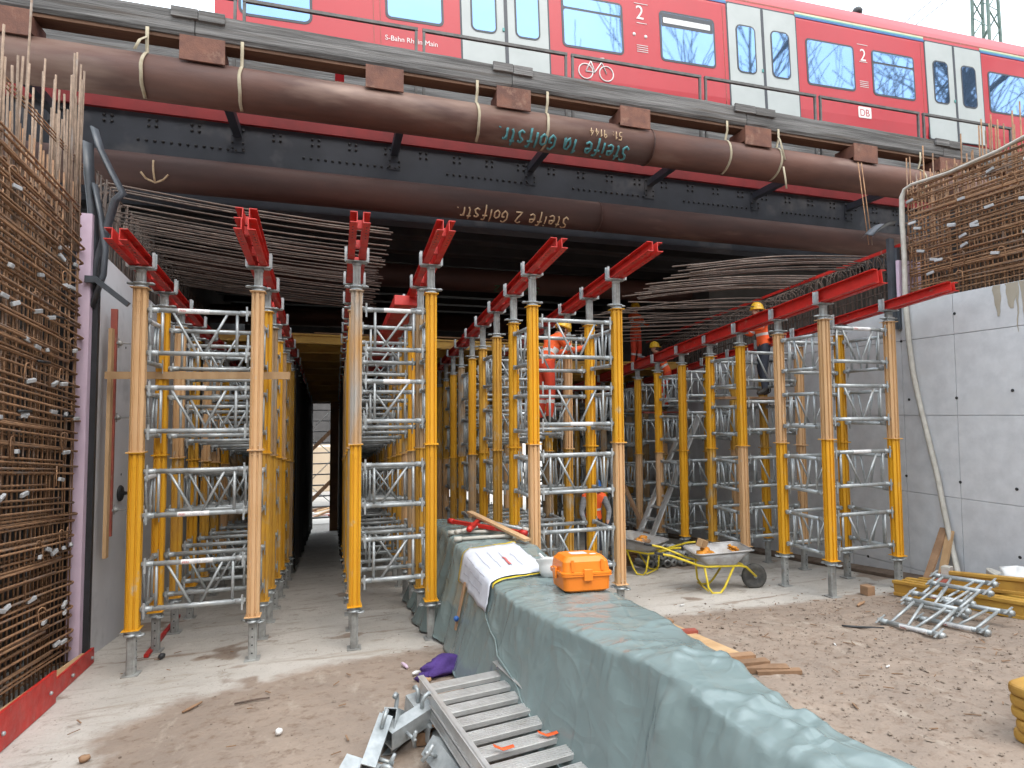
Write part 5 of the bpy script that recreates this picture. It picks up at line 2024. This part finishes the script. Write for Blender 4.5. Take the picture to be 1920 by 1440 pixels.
wb2 = wheelbarrow('grey wheelbarrow with yellow frame seen from the side, wheel to the right', (5.62, 7.86, fl(5.6, 7.86)), -.26)
wb1 = wheelbarrow('grey wheelbarrow with yellow legs seen from its grips, half behind the middle tower', (5.40, 9.72, fl(5.4, 9.7)), 2.15)
for i, (x, y, z, s_, lb) in enumerate(((5.50, 7.92, .59, .9, 'heap of amber plastic pieces in the side-on wheelbarrow'), (5.90, 7.80, .63, .45, 'amber plastic pieces at the front lip of the side-on wheelbarrow'), (5.36, 9.66, .61, .9, 'heap of amber and brown pieces in the rear wheelbarrow'))):
    o = thing('plastic_heap', lb, 'plastic parts', (0, 0, 0))
    for q in range(7):
        m = MB()
        m.sphere((x+R.uniform(-.13, .13)*s_, y+R.uniform(-.10, .10)*s_, fl(x, y)+z-.03+R.uniform(-.03, .05)), .10*s_, .06*s_, .045*s_, 9, 6, 0, Matrix.Rotation(R.uniform(0, 3), 3, 'Z') @ Matrix.Rotation(R.uniform(-.6, .6), 3, 'X'), .7, q+i*9)
        m.build('piece', M['ambar' if not (i == 2 and q % 2) else 'woodo'], o)
m = MB()
m.bbox(-.08, .08, -.05, .05, 0, .12, .006)
tag(m.build('wood_block', M['wood'], None, (5.42, 7.93, fl(5.4, 7.9)+.65), (.2, .3, .4)), 'pale wood block on top of the side-on wheelbarrow load', 'block')

# bundle of inner tubes lying behind the rear wheelbarrow, hollow ends to the front
tbm = MB()
tbm.lathe([(.045, 0), (.052, .0), (.052, .85), (.045, .85)], 10, Matrix.Rotation(rad(-90), 4, 'X'))
tbm.lathe([(.075, 0), (.075, .012)], 8, Matrix.Rotation(rad(-90), 4, 'X'))
tbm.lathe([(.022, -.002), (.022, .0)], 8, Matrix.Rotation(rad(-90), 4, 'X'), 1)
tbm = tbm.mesh('steel_tube', [M['galvd'], M['black']])
q = 0
for r_, n_ in ((0, 6), (1, 5), (2, 3)):
    for i in range(n_):
        x = 5.72+i*.155+r_*.078
        y = 9.98+R.uniform(-.04, .04)-i*.03
        tag(put('steel_tube', tbm, None, (x, y, fl(x, y)+.08+r_*.135), (SL, 0, R.uniform(-.02, .02))), 'grey tube end in the bundle behind the rear wheelbarrow, %s in the %s layer' % (ORD[i], ('bottom', 'middle', 'top')[r_]), 'steel tube', 'tubes bundled behind the wheelbarrow')
        q += 1
for i in range(4):
    m = MB()
    m.beam((4.7, 10.9-.12*i, fl(4.7, 10.9)+.06+.1*i), (5.5, 10.3-.1*i, fl(5.5, 10.3)+.06+.1*i), .12, .06)
    tag(m.build('timber_piece', M['woodo']), 'old timber behind the rear wheelbarrow, %s from the bottom' % ORD[i], 'timber', 'old timbers behind the wheelbarrow')
# ladder leaning in the background
bl = ladder_section('leaning_ladder', (5.98, 11.02, fl(6, 11)+.02), (7.58, 11.25, 1.98), .42, 13, M['alu'], .05, (.035, .11))
tag(bl, 'aluminium ladder leaning into the right towers behind the wheelbarrow', 'ladder')
m = MB()
m.beam((6.75, 11.6, fl(6.5, 11.6)+.02), (6.35, 12.2, .35), .12, .04)
tag(m.build('leaning_plank', M['woodo']), 'old plank leaning among the right towers', 'plank')

# ------------------------------------------------------------ workers
def person(label, loc, rz, J, jacket='hivis', trousers='hired', hat='helmet', sleeve=None, chest=None, scale=1.0):
    """J overrides joints of a standing figure that faces local +y"""
    j = dict(pel=(0, 0, .96), bel=(0, .01, 1.10), che=(0, .01, 1.30), upc=(0, -.01, 1.42), nek=(0, -.005, 1.52), jaw=(0, .02, 1.58), hed=(0, .015, 1.66), top=(0, .005, 1.74), nos=(0, .10, 1.625),
             ls=(-.17, -.01, 1.42), le=(-.24, .0, 1.15), lw=(-.25, .10, .92), lh=(-.25, .14, .84), rs=(.17, -.01, 1.42), re=(.24, .0, 1.15), rw=(.25, .10, .92), rh=(.25, .14, .84),
             lp=(-.09, 0, .92), lk=(-.11, .03, .50), la=(-.12, -.02, .10), lt=(-.13, .14, .045), rp=(.09, 0, .92), rk=(.11, .03, .50), ra=(.12, -.02, .10), rt_=(.13, .14, .045))
    j.update(J)
    rad_ = dict(pel=(.155, .11), bel=(.15, .11), che=(.165, .125), upc=(.13, .10), nek=(.058, .058), jaw=(.065, .07), hed=(.078, .095), top=(.06, .07), nos=(.018, .02), ls=(.078, .078), le=(.058, .058), lw=(.042, .042), lh=(.04, .026),
                rs=(.078, .078), re=(.058, .058), rw=(.042, .042), rh=(.04, .026), lp=(.10, .10), lk=(.075, .075), la=(.058, .058), lt=(.045, .04), rp=(.10, .10), rk=(.075, .075), ra=(.058, .058), rt_=(.045, .04))
    E = [('pel', 'bel'), ('bel', 'che'), ('che', 'upc'), ('upc', 'nek'), ('nek', 'jaw'), ('jaw', 'hed'), ('hed', 'top'), ('hed', 'nos'), ('upc', 'ls'), ('ls', 'le'), ('le', 'lw'), ('lw', 'lh'), ('upc', 'rs'), ('rs', 're'), ('re', 'rw'), ('rw', 'rh'),
         ('pel', 'lp'), ('lp', 'lk'), ('lk', 'la'), ('la', 'lt'), ('pel', 'rp'), ('rp', 'rk'), ('rk', 'ra'), ('ra', 'rt_')]
    keys = list(j)
    me = bpy.data.meshes.new('person')
    me.from_pydata([j[k_] for k_ in keys], [(keys.index(a), keys.index(b)) for a, b in E], [])
    o = bpy.data.objects.new('person', me)
    col.objects.link(o)
    o.modifiers.new('skin', 'SKIN').use_smooth_shade = True
    for i, k_ in enumerate(keys):
        sv = me.skin_vertices[0].data[i]
        sv.radius = rad_[k_]
        sv.use_root = (k_ == 'pel')
    ss = o.modifiers.new('sub', 'SUBSURF')
    ss.levels = ss.render_levels = 2
    bpy.context.view_layer.update()
    nm = bpy.data.meshes.new_from_object(o.evaluated_get(bpy.context.evaluated_depsgraph_get()))
    o.modifiers.clear()
    old = o.data
    o.data = nm
    bpy.data.meshes.remove(old)
    nm.name = 'person'
    mats = [jacket, trousers, 'skin', 'boot', 'reflect', sleeve or jacket, chest or jacket]
    nm.materials.clear()
    for q in mats:
        nm.materials.append(M[q])
    seg = {('pel', 'bel'): 0, ('bel', 'che'): 6, ('che', 'upc'): 6, ('upc', 'nek'): 0, ('nek', 'jaw'): 2, ('jaw', 'hed'): 2, ('hed', 'top'): 2, ('hed', 'nos'): 2, ('upc', 'ls'): 0, ('ls', 'le'): 5, ('le', 'lw'): 5, ('lw', 'lh'): 2,
           ('upc', 'rs'): 0, ('rs', 're'): 5, ('re', 'rw'): 5, ('rw', 'rh'): 2, ('pel', 'lp'): 1, ('lp', 'lk'): 1, ('lk', 'la'): 1, ('la', 'lt'): 3, ('pel', 'rp'): 1, ('rp', 'rk'): 1, ('rk', 'ra'): 1, ('ra', 'rt_'): 3}
    for p in nm.polygons:
        c = p.center
        best = None
        for (a, b), mi in seg.items():
            A, B = Vector(j[a]), Vector(j[b])
            d = B-A
            t = max(0, min(1, (c-A).dot(d)/d.length_squared))
            D = (c-(A+d*t)).length-(rad_[a][0]*(1-t)+rad_[b][0]*t)*.8
            if best is None or D < best[0]:
                best = (D, a, b, t, mi)
        _, a, b, t, mi = best
        if (a, b) == ('pel', 'bel') and t < .12:
            mi = 1
        if (a, b) == ('bel', 'che') and .30 < t < .58:
            mi = 4
        if (a, b) in (('ls', 'le'), ('rs', 're')) and .60 < t < .80 and not sleeve:
            mi = 4
        if (a, b) in (('lk', 'la'), ('rk', 'ra')) and trousers == 'hired' and .2 < t < .38:
            mi = 4
        if (a, b) in (('lk', 'la'), ('rk', 'ra')) and t > .88:
            mi = 3
        p.material_index = mi
        p.use_smooth = True
    o.location = loc
    o.rotation_euler = (0, 0, rz)
    o.scale = (scale,)*3
    tag(o, label, 'person')
    # helmet
    H = Vector(j['top'])-Vector((0, 0, .055))
    ax = (Vector(j['top'])-Vector(j['jaw'])).normalized()
    q = ax.to_track_quat('Z', 'Y').to_matrix().to_4x4()
    m = MB()
    m.lathe([(.132, -.012), (.128, .0), (.118, .012), (.115, .05), (.098, .09), (.065, .118), (.02, .128)], 20, Matrix.Translation(H) @ q)
    m.tube([Matrix.Translation(H) @ q @ Vector((-.09, .10, -.004)), Matrix.Translation(H) @ q @ Vector((0, .155, -.012)), Matrix.Translation(H) @ q @ Vector((.09, .10, -.004))], [.008, .022, .008], 6, flat=.4)
    m.tube([Matrix.Translation(H) @ q @ Vector((0, -.08+.03*i, .10+.035*math.sin(i*.6))) for i in range(6)], .012, 6)
    m.build('helmet', M[hat], o)
    m = MB()
    for s_ in (-1, 1):
        m.sphere(Vector(j['hed'])+Vector((s_*.03, .078, .005)), .010, .007, .008, 8, 6)
    m.build('eyes', M['hair'], o)
    m = MB()
    for s_ in (-1, 1):
        m.sphere(Vector(j['hed'])+Vector((s_*.076, 0, -.015)), .012, .02, .03, 8, 6)
    m.build('ears', M['skin'], o)
    m = MB()
    m.sphere(Vector(j['hed'])+Vector((0, -.035, -.01)), .078, .065, .075, 12, 8)
    m.build('hair', M['hair'], o)
    # gloves with five fingers
    for a, b in (('lw', 'lh'), ('rw', 'rh')):
        A, B = Vector(j[a]), Vector(j[b])
        d = (B-A).normalized()
        s = d.cross(Vector((0, 0, 1)) if abs(d.z) < .8 else Vector((0, 1, 0))).normalized()
        n_ = s.cross(d)
        m = MB()
        m.tube([A-d*.06, A, A+d*.05, A+d*.10], [.048, .046, .044, .038], 10, flat=.75)
        for k_ in range(4):
            base = A+d*.09+s*(-.030+.02*k_)
            L_ = (.062, .075, .07, .055)[k_]
            m.tube([base, base+d*L_*.5-n_*.008, base+d*L_*.85-n_*.03], [.0115, .011, .009], 6)
        sd_ = -1 if a == 'lw' else 1
        base = A+d*.03-s*.038*1
        m.tube([base, base-s*.025+d*.03, base-s*.025+d*.06-n_*.01], [.014, .013, .010], 6)
        m.build('glove', M['grey' if not chest else 'navy'], o)
    return o


person('worker in orange jacket and yellow helmet leaning on the middle tower frames', (3.12, 8.55, 1.80), rad(-75),
       dict(bel=(0, .05, 1.09), che=(0, .14, 1.27), upc=(0, .20, 1.37), nek=(0, .27, 1.44), jaw=(0, .32, 1.47), hed=(0, .35, 1.53), top=(0, .37, 1.61), nos=(0, .44, 1.49),
            ls=(-.17, .20, 1.36), rs=(.17, .20, 1.36), le=(-.22, .38, 1.18), lw=(-.15, .60, 1.22), lh=(-.14, .68, 1.24), re=(.24, .34, 1.16), rw=(.20, .58, 1.24), rh=(.19, .66, 1.27)))
m = MB()
m.bbox(2.6, 3.6, 8.35, 8.75, 1.745, 1.79, .004)
tag(m.build('scaffold_plank', M['woodo']), 'plank under the worker on the middle tower', 'plank')
person('worker in orange jacket and dark trousers standing on a plank by the right beam', (7.80, 9.25, 2.30), rad(70),
       dict(le=(-.36, .20, 1.24), lw=(-.40, .45, 1.24), lh=(-.40, .53, 1.25), re=(.24, .16, 1.20), rw=(.10, .38, 1.28), rh=(.08, .46, 1.30), lk=(-.12, .06, .50), la=(-.16, .06, .10), lt=(-.18, .22, .045), ra=(.10, -.12, .10), rt_=(.12, .04, .045),
            che=(0, .04, 1.30), upc=(0, .05, 1.42), nek=(0, .07, 1.51), jaw=(0, .11, 1.56), hed=(0, .11, 1.64), top=(0, .11, 1.72), nos=(0, .20, 1.60), ls=(-.17, .05, 1.42), rs=(.17, .05, 1.42)), trousers='navy')
m = MB()
m.bbox(6.75, 8.5, 9.05, 9.45, 2.245, 2.29, .004)
tag(m.build('scaffold_plank', M['woodo']), 'plank under the worker in dark trousers at the right wall', 'plank')
person('worker in orange jacket and red-orange trousers crouching deep among the right towers', (7.72, 12.6, 2.05), rad(65),
       dict(pel=(0, -.08, .90), bel=(0, .0, 1.03), che=(0, .10, 1.22), upc=(0, .15, 1.33), nek=(0, .20, 1.42), jaw=(0, .24, 1.47), hed=(0, .25, 1.54), top=(0, .25, 1.62), nos=(0, .34, 1.50), ls=(-.17, .14, 1.32), rs=(.17, .14, 1.32), le=(-.26, .30, 1.16), lw=(-.25, .52, 1.28), lh=(-.25, .6, 1.31), re=(.25, .30, 1.12), rw=(.22, .54, 1.20), rh=(.22, .62, 1.22), lp=(-.09, -.08, .87), rp=(.09, -.08, .87), lk=(-.13, .14, .52), rk=(.12, .10, .50)))
m = MB()
m.bbox(7.0, 8.5, 12.4, 12.8, 1.99, 2.035, .004)
tag(m.build('scaffold_plank', M['redraw']), 'reddish plank under the crouching worker deep among the right towers', 'plank')
person('worker with blue helmet, orange vest and grey striped shirt standing on the floor', (4.80, 10.5, fl(4.8, 10.5)), rad(165),
       dict(che=(0, .05, 1.28), upc=(0, .08, 1.40), nek=(0, .12, 1.48), jaw=(0, .16, 1.53), hed=(0, .17, 1.60), top=(0, .17, 1.68), nos=(0, .26, 1.56), ls=(-.18, .08, 1.39), rs=(.18, .08, 1.39), le=(-.28, .14, 1.14), lw=(-.22, .30, .96), lh=(-.20, .36, .90), re=(.26, .14, 1.12), rw=(.22, .30, .94), rh=(.21, .36, .88)),
       trousers='navy', hat='helmetb', sleeve='grey', chest='hivis')
person('worker in orange standing on the deck far back among the dark bars', (7.80, 14.2, fl(7, 14.2)+4.53), rad(200),
       dict(le=(-.26, .12, 1.18), lw=(-.2, .36, 1.15), lh=(-.19, .44, 1.16), re=(.26, .12, 1.18), rw=(.2, .36, 1.1), rh=(.19, .44, 1.1)))

# ------------------------------------------------------------ overhead line mast and wires
o = thing('lattice_mast', 'green steel lattice mast behind the train', 'mast', (25.95, 17.0, 7.4))
W_ = .42
for sx in (-1, 1):
    for sy in (-1, 1):
        m = MB()
        m.beam((sx*W_, sy*W_, 0), (sx*W_*.62, sy*W_*.62, 16), .09, .09)
        m.build('corner_post', M['mast'], o)
for f_ in range(4):
    c = Matrix.Rotation(f_*math.pi/2, 4, 'Z')
    m = MB()
    for i in range(20):
        z0, z1 = i*.8, i*.8+.8
        a = W_*(1-.38*z0/16)
        b = W_*(1-.38*z1/16)
        s_ = 1 if i % 2 else -1
        m.beam(c @ Vector((s_*a, -a, z0)), c @ Vector((-s_*b, -b, z1)), .05, .03)
    m.build('lacing', M['mast'], o)
for i, dz in enumerate((0, .5)):
    m = MB()
    m.tube([(25.6, 17, 20.2+dz), (24.0, 20, 18.6+dz), (22.2, 24, 16.8+dz)], .018, 5)
    tag(m.build('overhead_wire', M['black']), '%s thin wire running from the mast' % ('lower', 'upper')[i], 'wire')

# ------------------------------------------------------------ bare trees behind the camera: the train windows mirror them
def bare_tree(label, loc, h, seed):
    r = random.Random(seed)
    o = thing('bare_tree', label, 'tree', loc, group='bare trees mirrored in the train windows')
    tk, cr_ = MB(), MB()

    def grow(p, d, L_, rd, lev):
        n = 5
        pts, rs = [p], [rd]
        for i in range(n):
            d = (d+Vector((r.uniform(-.16, .16), r.uniform(-.16, .16), r.uniform(-.04, .12)))).normalized()
            p = p+d*(L_/n)
            pts.append(p)
            rs.append(max(rd*(1-.5*(i+1)/n), .022))
        (tk if lev < 2 else cr_).tube(pts, rs, 6 if lev < 2 else 4, caps=False)
        if lev >= 5:
            return
        k_ = (5, 4, 4, 3, 2)[lev]
        for i in range(k_):
            t = r.uniform(.35, 1) if i else 1
            q = min(n, int(t*n))
            a = r.uniform(0, 6.28)
            sp = r.uniform(.45, .95)
            dd = (d+Vector((math.cos(a)*sp, math.sin(a)*sp, r.uniform(-.1, .5)))).normalized()
            grow(pts[q], dd, L_*r.uniform(.55, .8), rs[q]*r.uniform(.55, .75), lev+1)
    grow(Vector((0, 0, 0)), Vector((0, 0, 1)), h*.38, h*.026, 0)
    tk.build('trunk', M['bark'], o)
    cr_.build('crown', M['bark'], o)


bare_tree('tall bare tree mirrored in the right train windows', (30, -3, 2.5), 30, 3)
bare_tree('bare tree mirrored in the middle train windows', (21.5, -8, 2.5), 30, 8)
bare_tree('bare tree mirrored in the rightmost train windows', (38, -1, 2.5), 32, 5)

m = MB()
m.box(-3.4, 9.3, 24.7, 25.0, fl(0, 24.7)+4.95, 5.60)  # added across the rear gap to shut out a bright strip of sky
tag(m.build('light_block_upstand', M['conco']), 'dark concrete upstand added to block light at the far end of the deck', 'upstand')
for i, (x, y0, y1) in enumerate(((-.775, 12.7, 23.3), (.165, 13.6, 23.3))):  # dark sheets added to stand in for the shade along the passage
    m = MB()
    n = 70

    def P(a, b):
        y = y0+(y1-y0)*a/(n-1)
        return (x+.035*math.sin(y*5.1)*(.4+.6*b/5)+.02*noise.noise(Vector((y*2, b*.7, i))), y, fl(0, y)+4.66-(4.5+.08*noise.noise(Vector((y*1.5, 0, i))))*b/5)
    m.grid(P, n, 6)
    o = m.build('shade_sheet', M['dark'])
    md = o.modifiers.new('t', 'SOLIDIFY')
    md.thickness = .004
    tag(o, 'dark sheet added as shade along the %s side of the passage' % ('left', 'right')[i], 'sheet')
for i, (a, b) in enumerate(((-2.75, -1.13), (-.16, 2.2))):  # panels added to darken and narrow the far end of the passage
    m = MB()
    m.box(a, b, 23.4, 23.46, fl(0, 23.4), fl(0, 23.4)+4.9)
    tag(m.build('shade_formwork', M['formply']), 'dark plywood wall form added for shade %s of the far passage end' % ('left', 'right')[i], 'formwork')
# ------------------------------------------------------------ beyond the far end of the underpass
o = thing('stair_scaffold', 'scaffold stair with dark treads at the far end of the passage', 'scaffold', (-.9, 27.2, fl(-.9, 27.2)))
for x in (-1.2, 1.2):
    for y in (0, 1.0):
        MB().tube([(x, y, 0), (x, y, 8)], .03, 6).build('standard', M['galvd'], o)
for i in range(14):
    MB().bbox(-1.2, 1.2, .0, .24, .25+i*.47, .29+i*.47, .005).build('tread', M['dark'], o)
for i in range(3):
    m = MB()
    m.beam((-1.1, -.05, i*2.2), (1.1, -.05, 2.2+i*2.2), .05, .16)
    m.build('stringer', M['woodo'], o)
    m = MB()
    m.tube([(-1.1, -.08, i*2.2+.9), (1.1, -.08, 3.1+i*2.2)], .02, 6)
    m.tube([(1.1, .9, i*2.2+.5), (-1.1, .9, 2.4+i*2.2)], .02, 6)
    m.build('handrail', M['galvd'], o)
zf = fl(0, 36)
o = thing('site_container', 'beige container seen through the far end of the passage', 'container', (-1.2, 36, zf+1.2))
m = MB()
m.bbox(-3.2, 2.4, 0, 2.4, 0, 2.6, .04)
m.build('body', M['beige'], o)
for i in range(4):
    MB().box(-3.0+i*1.4, -2.9+i*1.4, -.03, 0, .05, 2.55).build('rib', M['woodo'], o)
m = MB()
m.bbox(-12, 14, 0, 1, -2, 9, .05)
tag(m.build('retaining_wall', M['conco'], None, (0, 46, zf)), 'grey wall far behind the passage', 'wall')
for i in range(16):
    m = MB()
    x, y = R.uniform(-2.3, .8), R.uniform(30.5, 34.5)
    m.beam((x-.9, y, zf+.10+.5*R.random()), (x+R.uniform(.2, 1.2), y+R.uniform(-.5, .5), zf+.1+.8*R.random()), .15, .08)
    tag(m.build('site_timber', M[R.choice(('wood', 'redraw', 'sticker', 'woodo'))]), 'piece of timber or panel in the heap beyond the passage', 'timber', 'heap of pieces beyond the passage')

# ------------------------------------------------------------ clods and small stones on the soil
m = MB()
ico = [(0, 0, 1), (.894, 0, .447), (.276, .851, .447), (-.724, .526, .447), (-.724, -.526, .447), (.276, -.851, .447), (0, 0, -.6)]
icf = [(0, 1, 2), (0, 2, 3), (0, 3, 4), (0, 4, 5), (0, 5, 1), (6, 2, 1), (6, 3, 2), (6, 4, 3), (6, 5, 4), (6, 1, 5)]
cnt = 0
while cnt < 6000:
    x, y = R.uniform(-2.3, 8.3), R.uniform(2.3, 9.5)
    d, rgh = dirt_at(x, y)
    if R.random() > max(rgh, .10*d) or 1.2 < x < 2.6:
        continue
    s_ = min(.03, .0035+R.expovariate(1)*.0045)
    z = fl(x, y)+rgh*(.012+.015*nn(x, y, 2.2, 3)+.014*nn(x, y, 9, 2))-.004
    a = R.uniform(0, 6)
    k1, k2, k3 = R.uniform(.7, 1.5), R.uniform(.6, 1.1), R.uniform(.4, .8)
    m.add([(x+s_*(q[0]*k1*math.cos(a)-q[1]*k2*math.sin(a)), y+s_*(q[0]*k1*math.sin(a)+q[1]*k2*math.cos(a)), z+s_*q[2]*k3) for q in ico], icf, 0 if R.random() < .75 else 1)
    cnt += 1
for q in range(420):
    x, y = R.uniform(-2.2, 8.2), R.uniform(2.6, 8.6)
    if 1.1 < x < 2.6 or R.random() > .25+dirt_at(x, y)[1]:
        continue
    L_, a = R.uniform(.02, .11), R.uniform(0, 6.3)
    z = fl(x, y)+.016
    m.beam((x, y, z), (x+L_*math.cos(a), y+L_*math.sin(a), z-KF*L_*math.sin(a)+R.uniform(0, .012)), R.uniform(.004, .014), .005, 2)
tag(m.build('soil_clods', [M['pebble'], M['mud'], M['woodo']]), 'clods, splinters and small stones strewn over the soil', 'soil', kind='stuff')
bpy.context.view_layer.update()
